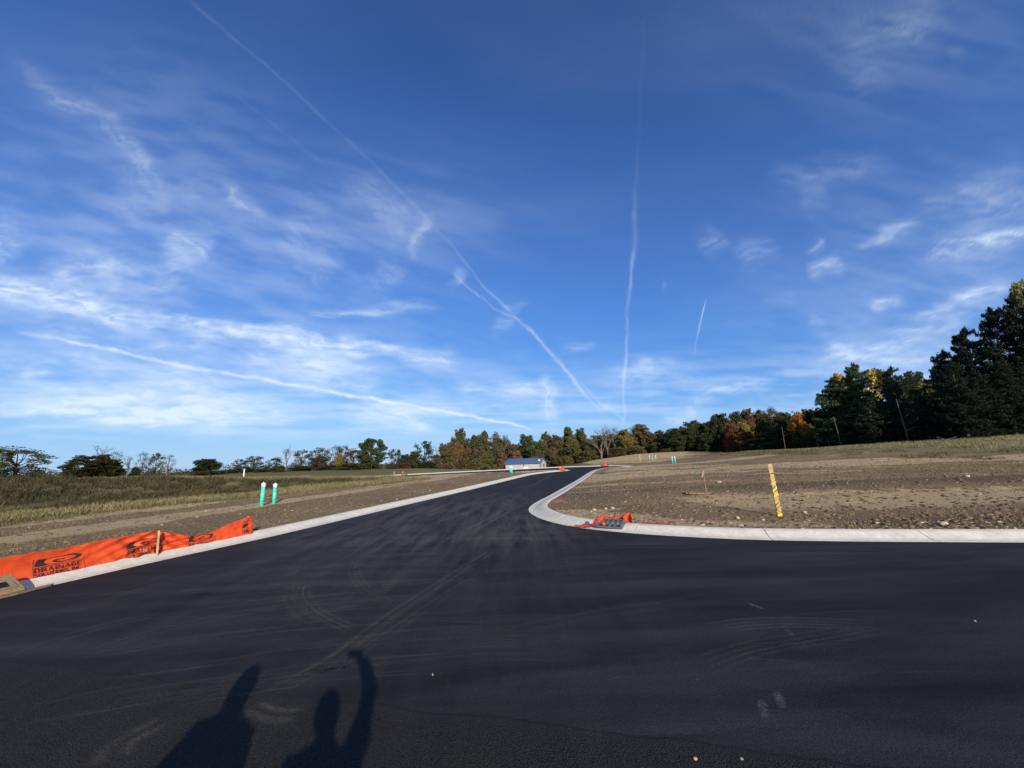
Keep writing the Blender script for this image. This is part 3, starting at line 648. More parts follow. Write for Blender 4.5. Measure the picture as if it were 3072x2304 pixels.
def make_pine(seed, n_whorl=19, width=3.3, leaf=.2, top_round=.75, dens=1.0, first=.10, up=.25, fine=1.0):
    """layered, irregular boughs like an old white pine"""
    rs = np.random.default_rng(seed); acc = Acc(); C = []; UP = []
    acc.tube([(0, 0, -.4), (.05, 0, 3), (-.03, .04, 6.5), (0, 0, 9.9)], [.22, .17, .10, .02], 7)
    for w in range(n_whorl):
        t = w/(n_whorl-1); z = 10*(first+(0.985-first)*t)
        R_ = width*(max(.0, 1-t)**top_round)*(.55+.45*min(1, t/.25))+.14
        nb = rs.integers(5, 8)
        for b_ in range(nb):
            a = rs.uniform(0, 6.28); ln = R_*rs.uniform(.55, 1.12); d = np.array([math.cos(a), math.sin(a), 0])
            zz = z+rs.uniform(-.2, .2); tip = np.array([d[0]*ln, d[1]*ln, zz+ln*up*rs.uniform(-.3, 1.0)])
            base = np.array([0, 0, zz-.1]); midp = base*.45+tip*.55+np.array([0, 0, -.10*ln])
            acc.tube([Vector(base), Vector(midp), Vector(tip)], [.05*(1.2-t), .03, .01], 4)
            k = int(75*dens*ln*fine); u = rs.uniform(.22, 1.02, k)
            pt = (1-u)[:, None]**2*base+2*((1-u)*u)[:, None]*midp+(u**2)[:, None]*tip
            side = np.array([-d[1], d[0], 0]); wd = .34*ln*np.sin(np.clip(u, 0, 1)*math.pi*.85+.25)+.1
            off = rs.uniform(-1, 1, k); lump = .7+.3*np.sin(u*22+rs.uniform(0, 6))
            pt = pt+side*(off*wd*lump)[:, None]+np.array([0, 0, 1])*(rs.normal(0, .085, k)+.06-.12*np.abs(off))[:, None]; C.append(pt)
    k = int(120*dens); C.append(np.stack([rs.normal(0, .14, k), rs.normal(0, .14, k), rs.uniform(9.2, 10.0, k)], -1))
    C = np.concatenate(C)
    return acc.mesh('trunk', M_BARK), crown_mesh('crown', leaf_quads(C, leaf, .45, np.array([-.1, -.55, .45]), .9))
VAR = {'oak': [make_deciduous(s, 34, 15000, leaf=.16, low=.12) for s in (1, 2, 3)],
       'oval': [make_deciduous(s, 32, 13500, leaf=.16, shape='oval', low=.05) for s in (11, 12, 13)],
       'airy': [make_deciduous(s, 26, 8000, leaf=.14, low=.10, shape='round', gap=.42) for s in (21, 22, 23, 24)],
       'thin': [make_deciduous(s, 20, 2300, leaf=.12, low=.15, shape='round', gap=.40, trunkmat=M_TWIG) for s in (31, 32)],
       'bush': [make_bush(s) for s in (41, 42, 43)],
       'bare': [make_bare(s, M_TWIG, 3) for s in (51, 52, 53)],
       'pine': [make_pine(s, 20, 3.4, .15, .62, 1.5) for s in (61, 62, 63)],
       'bigpine': [make_pine(s, 24, 3.3, .105, .50, 2.3, .07, .22, 1.15) for s in (71, 72, 73)],
       'spruce': [make_pine(s, 26, 2.9, .15, .95, 1.4, .03, -.1) for s in (81, 82)]}
CNT = {}
KINDNAME = {'oak': 'oak_tree', 'oval': 'broadleaf_tree', 'airy': 'open_crowned_tree', 'thin': 'thinning_tree', 'bush': 'shrub', 'bare': 'bare_tree', 'pine': 'pine_tree', 'bigpine': 'pine_tree', 'spruce': 'spruce_tree'}
OLV = (.062, .066, .022); DKG = (.026, .040, .016); GRN = (.045, .068, .020); BRN = (.090, .064, .036); RST = (.122, .060, .033); ORG = (.36, .16, .022); YEL = (.20, .165, .035)
PUR = (.085, .060, .045); YGR = (.088, .090, .026); PIN = (.026, .042, .020); PDK = (.014, .022, .014); TAN = (.13, .10, .052); OBR = (.080, .068, .028); RED = (.14, .045, .025)
def tree(kind, u, vtop, w, D, col, label, group=None, lean=0.0, ysc=None, rot=None):
    i = CNT.get(kind, 0); CNT[kind] = i+1; tm, cm = VAR[kind][i % len(VAR[kind])]
    x, y, zt = gd(u, vtop, D); zb = hz(x, y); H = max(zt-zb, .8)
    el = math.hypot(x, y)/y                              # metres per pixel grows off axis
    W = w/3*D/F_PX/ (1.0 if el < 1.2 else 1.0)
    root = empty(KINDNAME[kind], (x, y, zb-.05), (rot if rot is not None else i*1.9+u), label=label, cat='shrub' if kind == 'bush' else 'tree', group=group)
    sx_ = W/8.0*1.18 if kind not in ('pine', 'bigpine', 'spruce') else W/6.9*(1.22 if kind == 'bigpine' else 1.05)
    root.scale = (sx_, sx_, H/10.0)
    if lean: root.rotation_euler[1] = lean
    t = link('trunk' if kind != 'bush' else 'stem', tm, root)
    if cm:
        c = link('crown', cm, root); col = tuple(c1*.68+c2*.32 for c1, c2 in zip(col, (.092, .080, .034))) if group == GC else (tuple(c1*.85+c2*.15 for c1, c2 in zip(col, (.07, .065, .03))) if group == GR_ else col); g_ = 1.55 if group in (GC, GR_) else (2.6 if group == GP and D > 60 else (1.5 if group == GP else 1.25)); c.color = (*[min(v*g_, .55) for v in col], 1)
    return root
GL_ = 'trees along the left skyline'; GC = 'wood behind the barn'; GR_ = 'oaks and maples beyond the right lot'; GP = 'pines on the right'
T = [
 ('airy', -15, 1352, 80, 74, OLV, 'olive open crowned tree cut by the left edge of the picture', GL_),
 ('airy', 62, 1338, 135, 78, OLV, 'large open crowned olive tree leftmost on the bank skyline', GL_),
 ('bush', 118, 1412, 45, 70, OBR, 'low brown olive shrub at the right foot of the leftmost big tree', GL_),
 ('thin', 166, 1407, 46, 80, OLV, 'thin low shrubby tree in the gap left of the dark mound of trees', GL_),
 ('spruce', 222, 1375, 80, 80, DKG, 'dark conical evergreen forming the left slope of the rounded mound of trees', GL_),
 ('oak', 286, 1363, 118, 78, (.042, .044, .018), 'broad dark olive tree in the middle of the mound on the left', GL_),
 ('oak', 338, 1376, 62, 80, OLV, 'olive tree at the right end of the mound on the left', GL_),
 ('bare', 312, 1334, 66, 92, OLV, 'tall leafless tree rising behind the mound on the left', GL_),
 ('thin', 352, 1350, 40, 90, OLV, 'nearly leafless tree behind the right shoulder of the mound', GL_),
 ('bare', 390, 1359, 40, 80, OLV, 'slim bare pale tree standing right of the mound on the left', GL_),
 ('bush', 408, 1398, 24, 78, DKG, 'small dark round bush beside the slim bare tree', GL_),
 ('thin', 434, 1354, 46, 82, OLV, 'first of three thin leaved trees in a row right of the mound', GL_),
 ('airy', 472, 1357, 40, 84, OLV, 'middle of three thin leaved trees in a row right of the mound', GL_),
 ('thin', 508, 1360, 46, 82, OLV, 'drooping last of three thin leaved trees in a row right of the mound', GL_),
 ('bush', 624, 1371, 74, 72, DKG, 'round dense dark green tree standing alone on the left skyline', GL_),
 ('bush', 604, 1412, 50, 66, PUR, 'purplish brown shrub at the foot of the lone round tree', GL_),
 ('bush', 668, 1412, 26, 74, GRN, 'small green shrub touching the right side of the lone round tree', GL_),
 ('bush', 698, 1405, 34, 80, PUR, 'low brown bush between the lone round tree and the dark open trees', GL_),
 ('airy', 724, 1376, 42, 84, DKG, 'smaller dark open tree left of the pair above the teal pipes', GL_),
 ('airy', 764, 1367, 66, 86, DKG, 'dark open tree leaning right above the teal pipes', GL_),
 ('airy', 828, 1370, 52, 88, DKG, 'dark open tree left of the bare tree', GL_),
 ('bush', 832, 1395, 44, 78, YGR, 'rounded yellow green shrub just left of the bare tree', GL_),
 ('bare', 861, 1331, 54, 90, OLV, 'tall pale bare tree standing right of the yellow green shrub', GL_),
 ('bush', 790, 1408, 50, 92, PUR, 'low purplish thicket behind the teal pipes', GL_),
 ('airy', 908, 1349, 62, 92, PUR, 'brownish open tree just right of the bare tree', GL_),
 ('bush', 905, 1395, 66, 86, OLV, 'wide olive bush under the brownish open tree', GL_),
 ('airy', 968, 1342, 70, 96, OBR, 'brown olive tree with a wide open crown left of the tawny pair', GL_),
 ('oval', 960, 1368, 56, 94, PUR, 'purplish half leafless tree below the wide open crown', GL_),
 ('thin', 1008, 1334, 50, 98, BRN, 'tawny thin topped tree left of the yellow one', GL_),
 ('airy', 1030, 1335, 50, 99, BRN, 'tawny tree right beside the yellow one', GL_),
 ('oval', 1019, 1358, 26, 92, YEL, 'narrow golden yellow tree between the tawny trees', GL_),
 ('airy', 1062, 1343, 66, 98, PUR, 'brown tree standing left of the big green tree', GL_),
 ('bush', 1045, 1388, 74, 86, YGR, 'wide yellow green thicket below the tawny trees', GL_),
 ('bush', 985, 1392, 60, 88, PUR, 'dusky brown thicket left of the yellow green one', GL_),
 ('oak', 1116, 1314, 80, 92, GRN, 'big full green tree with a short pale trunk rising above its neighbours', GL_),
 ('bush', 1082, 1392, 36, 90, GRN, 'green shrub at the left foot of the big green tree', GL_),
 ('airy', 1184, 1346, 56, 104, DKG, 'dark open tree right of the big green tree', GL_),
 ('oval', 1216, 1362, 50, 106, DKG, 'lower dark tree between the two dark open trees', GL_),
 ('bush', 1214, 1386, 40, 96, RST, 'reddish shrub in front of the dark trees left of the wood', GL_),
 ('oval', 1243, 1354, 54, 106, GRN, 'dark green tree at the left foot of the tallest dark open tree', GL_),
 ('airy', 1272, 1322, 78, 108, DKG, 'tallest dark open tree left of the wood', GL_),
 ('bush', 1284, 1380, 56, 104, DKG, 'dark bush under the tallest dark open tree', GL_),
 # wood behind the barn
 ('bare', 1310, 1335, 34, 140, OLV, 'thin bare tree at the left edge of the wood behind the barn', GC),
 ('oval', 1328, 1329, 54, 132, BRN, 'brown tree at the left end of the wood behind the barn', GC),
 ('thin', 1348, 1322, 36, 140, TAN, 'thin half bare tree just left of the tallest tree of the left wood', GC),
 ('oak', 1378, 1285, 56, 142, OLV, 'tallest green gold tree of the wood left of the barn', GC),
 ('oval', 1372, 1330, 56, 134, (.15, .085, .045), 'rust brown tree below the tallest green gold tree', GC),
 ('oak', 1422, 1303, 60, 140, DKG, 'dark green tree right of the tallest green gold tree', GC),
 ('oval', 1452, 1293, 56, 144, OLV, 'tall olive green tree above the barn\'s left side', GC),
 ('airy', 1486, 1295, 52, 144, BRN, 'tall brown tree above the barn\'s left side', GC),
 ('thin', 1508, 1302, 40, 148, TAN, 'pale half bare tree at the right shoulder of the left wood', GC),
 ('airy', 1520, 1304, 30, 148, DKG, 'narrow dark topped tree at the right shoulder of the left wood', GC),
 ('oval', 1405, 1341, 46, 130, RST, 'rust coloured tree in front of the dark green one left of the barn', GC),
 ('spruce', 1380, 1365, 38, 124, (.018, .036, .018), 'dark blue green conifer low in the wood left of the barn', GC),
 ('spruce', 1483, 1335, 42, 128, (.018, .034, .018), 'dark conifer just above the left end of the barn', GC),
 ('oval', 1460, 1362, 64, 120, YGR, 'yellow green tree just left of the barn', GC),
 ('oval', 1500, 1356, 34, 122, RST, 'small rust tree behind the left end of the barn roof', GC),
 ('oval', 1530, 1328, 58, 132, PUR, 'brown tree above the middle of the barn roof', GC),
 ('oval', 1552, 1352, 46, 124, (.17, .085, .05), 'orange brown tree right over the barn roof', GC),
 ('bush', 1425, 1368, 50, 118, OLV, 'olive shrub left of the yellow green tree by the barn', GC),
 ('bush', 1340, 1385, 50, 118, BRN, 'brown shrub at the left foot of the wood', GC),
 ('oval', 1350, 1350, 50, 124, OBR, 'olive brown tree low at the left end of the wood', GC),
 ('oak', 1438, 1338, 54, 128, PUR, 'dusky tree in the middle of the left wood', GC),
 ('oak', 1578, 1303, 66, 136, DKG, 'dark green tree where the right wood begins above the barn', GC),
 ('oak', 1604, 1322, 66, 128, GRN, 'bright green tree above the barn\'s gable', GC),
 ('oval', 1636, 1294, 56, 138, OLV, 'olive tree just right of the barn', GC),
 ('oval', 1668, 1304, 56, 136, OBR, 'olive brown tree second right of the barn', GC),
 ('oval', 1702, 1280, 56, 138, YGR, 'tall yellow green tree left of the bare pale trunks', GC),
 ('oval', 1742, 1283, 58, 140, OLV, 'dark olive tree just left of the bare pale trunks', GC),
 ('bare', 1796, 1270, 78, 120, OLV, 'tall bare tree with pale trunk at the edge of the wood', GC),
 ('bare', 1818, 1276, 60, 118, OLV, 'second pale trunked bare tree standing right beside the tallest', GC),
 ('thin', 1840, 1278, 50, 122, OBR, 'thin olive brown tree right of the bare pale trunks', GC),
 ('oval', 1872, 1287, 52, 120, (.17, .145, .04), 'yellow tree in the right wood above the lot', GC),
 ('oval', 1917, 1272, 70, 122, TAN, 'rounded tan brown tree highest over the lot', GC),
 ('thin', 1895, 1276, 44, 124, TAN, 'thin tan tree left of the rounded tan one', GC),
 ('oval', 1952, 1300, 50, 120, OBR, 'olive brown tree above the farthest teal pipes', GC),
 ('oval', 1978, 1290, 44, 128, OLV, 'small topped olive tree in the dip of the skyline', GC),
 ('oval', 1970, 1325, 56, 116, YGR, 'yellow olive tree low at the dip of the skyline', GC),
 ('bush', 1600, 1365, 60, 118, GRN, 'green shrub behind the gable end of the barn', GC),
 ('oval', 1655, 1345, 56, 118, PUR, 'dusky brown tree right behind the barn\'s gable', GC),
 ('oval', 1620, 1350, 50, 120, BRN, 'brown tree peeping over the barn\'s gable', GC),
 ('bush', 1690, 1362, 60, 112, OBR, 'olive brown shrub at the wood edge right of the barn', GC),
 ('oval', 1725, 1330, 56, 118, YGR, 'green gold lower tree right of the barn', GC),
 ('bush', 1760, 1350, 60, 112, OBR, 'brown shrub left of the bare pale trunks', GC),
 ('oval', 1770, 1318, 50, 122, OBR, 'olive brown tree behind the bare pale trunks', GC),
 ('bush', 1850, 1340, 60, 112, OBR, 'brown shrub right of the bare pale trunks', GC),
 ('bush', 1905, 1335, 60, 112, TAN, 'tan shrub at the wood edge above the lot', GC),
 ('bush', 2000, 1345, 34, 112, (.16, .12, .05), 'small tan shrub where the dark oaks begin', GC),
 # right oaks and maples
 ('oak', 2022, 1284, 66, 112, DKG, 'first dark green oak right of the dip in the skyline', GR_),
 ('oak', 2070, 1262, 70, 112, (.045, .052, .018), 'green crowned oak peaking above the mid lot pipes', GR_),
 ('oak', 2112, 1268, 70, 110, DKG, 'dark oak right of the peaking one', GR_),
 ('oak', 2155, 1240, 70, 108, DKG, 'tall dark oak at the left of the rust maples', GR_),
 ('oak', 2202, 1235, 66, 108, OLV, 'olive crowned oak left of the tallest rust maple', GR_),
 ('oval', 2238, 1226, 60, 106, RST, 'tallest rust brown maple of the row beyond the right lot', GR_),
 ('oval', 2192, 1268, 56, 98, RED, 'dark red maple standing lower in front of the olive oak', GR_),
 ('oval', 2228, 1262, 60, 100, YEL, 'yellow olive maple in front of the tallest rust maple', GR_),
 ('oak', 2272, 1228, 56, 108, OLV, 'green topped oak right of the tallest rust maple', GR_),
 ('airy', 2308, 1221, 56, 106, BRN, 'brown tree with a ragged high top beyond the right lot', GR_),
 ('oak', 2342, 1234, 54, 106, DKG, 'dark flat topped oak left of the orange maple', GR_),
 ('oval', 2235, 1292, 60, 92, RED, 'dark rust tree filling the space left of the first green pine', GR_),
 ('pine', 2278, 1266, 86, 88, (.028, .050, .020), 'green conical pine leftmost of the three in front of the maples', GR_),
 ('pine', 2343, 1250, 80, 90, PIN, 'taller dark pine in the middle of the three in front of the maples', GR_),
 ('pine', 2388, 1290, 62, 80, (.030, .055, .018), 'green pine rightmost of the three in front of the maples', GR_),
 ('oval', 2392, 1236, 66, 86, ORG, 'bright orange maple behind the green pines', GR_),
 ('oval', 2420, 1268, 46, 84, (.27, .16, .02), 'golden lower tree beside the utility pole', GR_),
 ('oval', 2418, 1226, 60, 106, BRN, 'rust brown tree behind the bright orange maple', GR_),
 ('oval', 2452, 1230, 56, 104, RST, 'rust tree behind the utility pole', GR_),
 ('oval', 2424, 1300, 44, 82, (.07, .085, .02), 'low green bushy tree at the foot of the golden tree', GR_),
 # right pines
 ('bigpine', 2498, 1132, 175, 74, PIN, 'leftmost big pine with boughs reaching over the utility pole', GP),
 ('bigpine', 2558, 1091, 130, 72, (.030, .048, .018), 'green pine with the pointed tip second from the left of the big pines', GP),
 ('oval', 2520, 1120, 90, 86, (.20, .15, .045), 'golden tree hidden behind the leftmost big pine', GP),
 ('oval', 2622, 1106, 110, 82, (.22, .165, .04), 'golden topped tree behind the second and third pines', GP),
 ('bigpine', 2672, 1099, 96, 68, PDK, 'dark narrow pine in the middle of the right group', GP),
 ('oval', 2728, 1112, 110, 78, (.15, .12, .045), 'golden brown tree right of the dark narrow pine', GP),
 ('oval', 2762, 1142, 120, 70, (.075, .08, .022), 'broad green and gold tree left of the tall dark pines', GP),
 ('bigpine', 2800, 1100, 100, 74, (.06, .06, .02), 'yellowish pine just left of the tall dark pines', GP),
 ('bigpine', 2828, 1052, 130, 58, PDK, 'first and lowest of the tall black green pines at the right', GP),
 ('bigpine', 2892, 983, 150, 56, PDK, 'second of the tall black green pines at the right', GP),
 ('bigpine', 2968, 925, 160, 54, PDK, 'third of the tall black green pines at the right', GP),
 ('bigpine', 3034, 884, 150, 56, PDK, 'fourth of the tall black green pines at the right', GP),
 ('oval', 3062, 843, 130, 62, (.09, .085, .03), 'tallest golden tipped tree behind the pines at the right edge', GP),
 ('bigpine', 3110, 850, 190, 50, PDK, 'last black green pine cut by the right edge of the picture', GP),
 ('pine', 2600, 1190, 110, 66, PDK, 'dark pine filling the base between the second and third big pines', GP),
 ('pine', 2760, 1185, 110, 62, PDK, 'dark pine below the green and gold tree', GP),
]
T += [('bigpine', 2850+70*i, 1085+(i % 2)*30, 120, 50, PDK, l, GP) for i, l in enumerate(['low dark pine under the first tall pine', 'low dark pine under the second tall pine', 'low dark pine under the third tall pine', 'low dark pine at the foot of the right edge pines'])]
rf = np.random.default_rng(9)
ROW1 = ['olive tree behind the brown one at the left end of the barn wood', 'brown olive tree half hidden behind the tallest green gold tree', 'dusky tree half hidden behind the dark green tree left of the barn', 'dark green tree half hidden behind the tall olive tree above the barn',
        'brown tree half hidden behind the pale half bare one above the barn', 'yellow green tree deep behind the left half of the barn roof', 'olive tree half hidden behind the first dark tree of the right wood', 'brown olive tree deep behind the gable end of the barn',
        'dusky tree behind the second tree right of the barn', 'dark green tree behind the tall yellow green one left of the pale trunks', 'brown tree seen in the gap left of the bare pale trunks', 'yellow green tree seen through the bare pale trunked pair',
        'olive tree seen through the branches right of the bare pale trunks', 'brown olive tree half hidden behind the yellow tree above the lot', 'dusky tree half hidden behind the rounded tan tree', 'dark green tree behind the brown one above the farthest teal pipes', 'brown tree half hidden at the dip of the skyline']
ROW2 = ['dark tree behind the first green oak right of the skyline dip', 'olive tree half hidden behind the peaking green oak', 'brown olive tree deep behind the dark oak beside the peaking one', 'brown tree half hidden behind the tall dark oak left of the maples',
        'rust tree half hidden behind the olive crowned oak', 'dark tree deep behind the tallest rust maple', 'olive tree half hidden behind the green topped oak', 'brown olive tree behind the ragged topped brown tree', 'brown tree behind the dark flat topped oak', 'rust tree deep behind the bright orange maple', 'dark tree deep behind the utility pole']
for i in range(17):
    u_ = 1345+i*40+rf.uniform(-12, 12); top_ = float(np.interp(u_, [1330, 1380, 1500, 1550, 1600, 1700, 1800, 1900, 1960, 2010], [1345, 1308, 1312, 1345, 1322, 1300, 1292, 1288, 1300, 1312]))+rf.uniform(-6, 12)
    T.append((('oval', 'oak')[i % 2], u_, top_, 76, 152, [OLV, OBR, PUR, DKG, BRN, YGR][i % 6], ROW1[i], GC))
for i in range(11):
    u_ = 2035+i*42+rf.uniform(-10, 10); top_ = float(np.interp(u_, [2020, 2070, 2150, 2240, 2340, 2450], [1300, 1276, 1254, 1240, 1244, 1244]))+rf.uniform(-4, 10)
    T.append((('oak', 'oval')[i % 2], u_, top_, 76, 118, [DKG, OLV, OBR, BRN, RST][i % 5], ROW2[i], GR_))
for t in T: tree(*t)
# thicket closing the foot of the woods, its dark colour standing in for shade: far off, reads as one mass
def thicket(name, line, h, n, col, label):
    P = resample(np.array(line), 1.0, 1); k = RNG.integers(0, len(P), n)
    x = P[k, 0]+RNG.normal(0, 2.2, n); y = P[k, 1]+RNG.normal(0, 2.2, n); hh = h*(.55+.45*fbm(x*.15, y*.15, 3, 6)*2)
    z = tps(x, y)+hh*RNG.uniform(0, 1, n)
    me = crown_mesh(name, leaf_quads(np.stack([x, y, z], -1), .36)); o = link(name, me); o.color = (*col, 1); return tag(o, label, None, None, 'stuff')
thicket('undergrowth', [gd(1330, 1400, 140)[:2], gd(1560, 1400, 142)[:2], gd(1700, 1400, 135)[:2], gd(1800, 1380, 126)[:2], gd(2000, 1360, 126)[:2]], 6, 16000, (.030, .030, .014), 'tangled undergrowth coloured dark as shade along the foot of the wood')
thicket('undergrowth', [gd(2000, 1360, 124)[:2], gd(2160, 1360, 118)[:2], gd(2280, 1360, 110)[:2], gd(2450, 1350, 104)[:2]], 5, 9000, (.018, .020, .012), 'undergrowth coloured dark as shade below the oaks and maples')
thicket('undergrowth', [gd(2440, 1350, 92)[:2], gd(2600, 1340, 80)[:2], gd(2800, 1330, 72)[:2], gd(3000, 1310, 66)[:2], gd(3250, 1310, 60)[:2]], 9, 22000, (.012, .016, .010), 'brush coloured dark as shade between the trunks of the right pines')
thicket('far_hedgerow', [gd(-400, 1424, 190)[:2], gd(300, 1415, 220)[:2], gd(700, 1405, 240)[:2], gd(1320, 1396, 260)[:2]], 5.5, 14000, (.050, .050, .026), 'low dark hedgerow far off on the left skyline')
# dead snag, bare stems, utility pole among the right trees
def snag(name, u, vt, vb, D, r, branches, label, mat=M_PALEBARK, cat='tree', du=0, group=None):
    x, y, z0 = gd(u, vb, D); zb = min(z0, hz(x, y)); xt, yt, zt = gd(u+du, vt, D)
    root = empty(name, (x, y, zb), label=label, cat=cat, group=group); a = Acc()
    top = Vector((xt-x, 0, zt-zb)); a.tube([(0, 0, -.3), top*.5+Vector((r*.6, 0, 0)), top], [r, r*.85, r*.55], 8)
    link('trunk', a.mesh('trunk', mat), root)
    for (t, dx, dz, rr) in branches:
        b = Acc(); p = top*t; b.tube([p, p+Vector((dx*.5, -.2, dz*.4)), p+Vector((dx, -.3, dz))], [rr, rr*.7, rr*.3], 5); link('branch', b.mesh('branch', mat), root)
    return root
snag('dead_tree', 2732, 1197, 1345, 60, .10, [(.45, 2.2, 1.1, .03), (.36, 2.1, .6, .03), (.62, 1.2, .6, .03), (.55, -.8, .5, .03)], 'pale dead trunk with two long bare branches in front of the dark pines', du=-44)
snag('dead_tree', 2524, 1250, 1340, 66, .08, [(.7, -.5, .3, .03)], 'leaning pale stem under the leftmost big pine', du=-24)
snag('dead_tree', 2356, 1280, 1350, 78, .07, [(.6, .7, .4, .025)], 'pale straight stem against the green pines', du=-11)
up = snag('utility_pole', 2454, 1236, 1343, 78, .14, [], 'old grey wooden utility pole standing left of the big pines', M_PALEBARK, 'pole', du=-15)
# pale broken boards on the right crest
x, y, z = gd(2842, 1318, 54); z = hz(x, y); r0 = empty('broken_boards', (x, y, z), label='pale boards propped in a low peak on the grass crest before the dark pines', cat='boards')
for sx_, a in ((-1, .3), (1, -.22)):
    bm = bmesh.new(); add_box(bm, Vector((sx_*.62, 0, .3)), (1.35, .35, .07), Matrix.Rotation(a*1.1, 3, 'Y').copy(), .01); bm_obj('board', bm, simple('pale_board', (.62, .56, .45), .8, .2, .1), r0)
# ------------------------------------------------------------------ barn
def barn():
    x0, y0, _ = gd(1516, 1405, 101.2); x1, y1, _ = gd(1621.5, 1405, 98.8)
    A = Vector((x0, y0, 0)); B = Vector((x1, y1, 0)); L_ = (B-A).length; ang = math.atan2(B.y-A.y, B.x-A.x)
    ztop = gd(1516, 1391.5, 101.2)[2]; zr = ztop+1.05; zb = -3.6; W_ = 7.2
    root = empty('barn', (x0, y0, zb), ang, label='long tan metal barn with a blue roof beyond the far kerb', cat='barn')
    hW = ztop-zb; hR = zr-zb
    def clad(name, c, rough=.55):
        m, nt, b = mat_new(name, rough, .4); w = N(nt, 'ShaderNodeTexWave', wave_type='BANDS', bands_direction='X'); w.inputs['Scale'].default_value = 1.1
        nt.links.new(mapped(nt), w.inputs[0]); n = noise(nt, .9, 4, .6, mapped(nt))
        col = mix(nt, n.outputs[0], tuple(v*.86 for v in c), tuple(v*1.08 for v in c)); col = mix(nt, .25, col, w.outputs[0], 'MULTIPLY')
        nt.links.new(col, b.inputs['Base Color']); bump(nt, b, w.outputs[0], .5, .03); return m
    mw = clad('tan_cladding', (.52, .49, .44)); mr = clad('blue_roof_metal', (.085, .145, .27), .5); mtrim = simple('dark_trim', (.06, .06, .06)); mwht = simple('white_box', (.8, .8, .78))
    def wall(pts, name='wall', th=.12, nrm=Vector((0, -1, 0))):
        bm = bmesh.new(); a = [bm.verts.new(p) for p in pts]; b = [bm.verts.new(Vector(p)-nrm*th) for p in pts]; n = len(pts)
        bm.faces.new(a); bm.faces.new(b[::-1])
        for i in range(n): bm.faces.new((a[i], b[i], b[(i+1) % n], a[(i+1) % n]))
        bmesh.ops.recalc_face_normals(bm, faces=bm.faces); return bm_obj(name, bm, mw, root)
    wf = wall([Vector((0, 0, 0)), Vector((L_, 0, 0)), Vector((L_, 0, hW)), Vector((0, 0, hW))])
    wall([Vector((0, W_, 0)), Vector((L_, W_, 0)), Vector((L_, W_, hW)), Vector((0, W_, hW))], nrm=Vector((0, 1, 0)))
    for xx, nn in ((L_, 1), (0, -1)):
        g = wall([Vector((xx, 0.13, 0)), Vector((xx, W_-.13, 0)), Vector((xx, W_-.13, hW)), Vector((xx, W_/2, hR-.1)), Vector((xx, .13, hW))], nrm=Vector((nn, 0, 0)))
        if nn == 1:
            bm = bmesh.new(); add_box(bm, Vector((xx+.03, W_*.55, hW*.5)), (.06, 1.5, hW*.72)); d = bm_obj('door', bm, simple('barn_door', (.40, .37, .33)), root)
            bm = bmesh.new(); add_box(bm, Vector((xx+.08, W_*.55-.8, hW*.5)), (.06, .1, hW*.74)); add_box(bm, Vector((xx+.08, W_*.55+.8, hW*.5)), (.06, .1, hW*.74)); add_box(bm, Vector((xx+.08, W_*.55, hW*.5+hW*.38)), (.06, 1.7, .1)); bm_obj('door_frame', bm, mtrim, d)
    for s in (0, 1):
        ya, yb = (-.35, W_/2) if s == 0 else (W_/2+.002, W_+.35); za, zb_ = (hW-.12, hR) if s == 0 else (hR, hW-.12)
        bm = bmesh.new(); pts = [(-.3, ya, za), (L_+.3, ya, za), (L_+.3, yb, zb_), (-.3, yb, zb_)]
        a = [bm.verts.new(p) for p in pts]; b = [bm.verts.new((p[0], p[1], p[2]+.12)) for p in pts]
        bm.faces.new(a); bm.faces.new(b)
        for i in range(4): bm.faces.new((a[i], b[i], b[(i+1) % 4], a[(i+1) % 4]))
        bmesh.ops.recalc_face_normals(bm, faces=bm.faces); rf = bm_obj('roof', bm, mr, root)
        if s == 0:
            for k in range(int(L_/.9)):
                bm = bmesh.new(); dy = yb-ya; dz = zb_-za
                add_box(bm, Vector((.15+k*.9, (ya+yb)/2, (za+zb_)/2+.15)), (.05, math.hypot(dy, dz), .05), Matrix.Rotation(math.atan2(dz, dy), 3, 'X')); bm_obj('roof_rib', bm, mr, rf)
    for xx in (.05, L_-.05):
        bm = bmesh.new(); add_box(bm, Vector((xx, -.05, hW/2)), (.16, .06, hW-.25)); bm_obj('corner_trim', bm, mtrim, root)
    bm = bmesh.new(); add_box(bm, Vector((L_*.535, -.06, hW-.9)), (.12, .08, 1.7)); bm_obj('downpipe', bm, mtrim, root)
    bm = bmesh.new(); add_box(bm, Vector((L_*.955, .8, hW+.62)), (.35, .3, .35)); bm_obj('roof_vent', bm, mwht, root)
barn()
x, y, z = gd(1577, 1401, 92); bx0 = empty('utility_box', (x, y, -1.9), label='small white utility box in front of the barn wall', cat='utility box')
bm = bmesh.new(); add_box(bm, Vector((0, 0, (z+1.9)/2)), (1.1, .6, z+1.9), None, .03); bm_obj('box_body', bm, simple('box_paint', (.78, .78, .76)), bx0)
bm = bmesh.new(); add_box(bm, Vector((0, 0, z+1.93)), (1.2, .7, .06), None, .01); bm_obj('box_lid', bm, simple('box_lid_paint', (.7, .7, .69)), bx0)
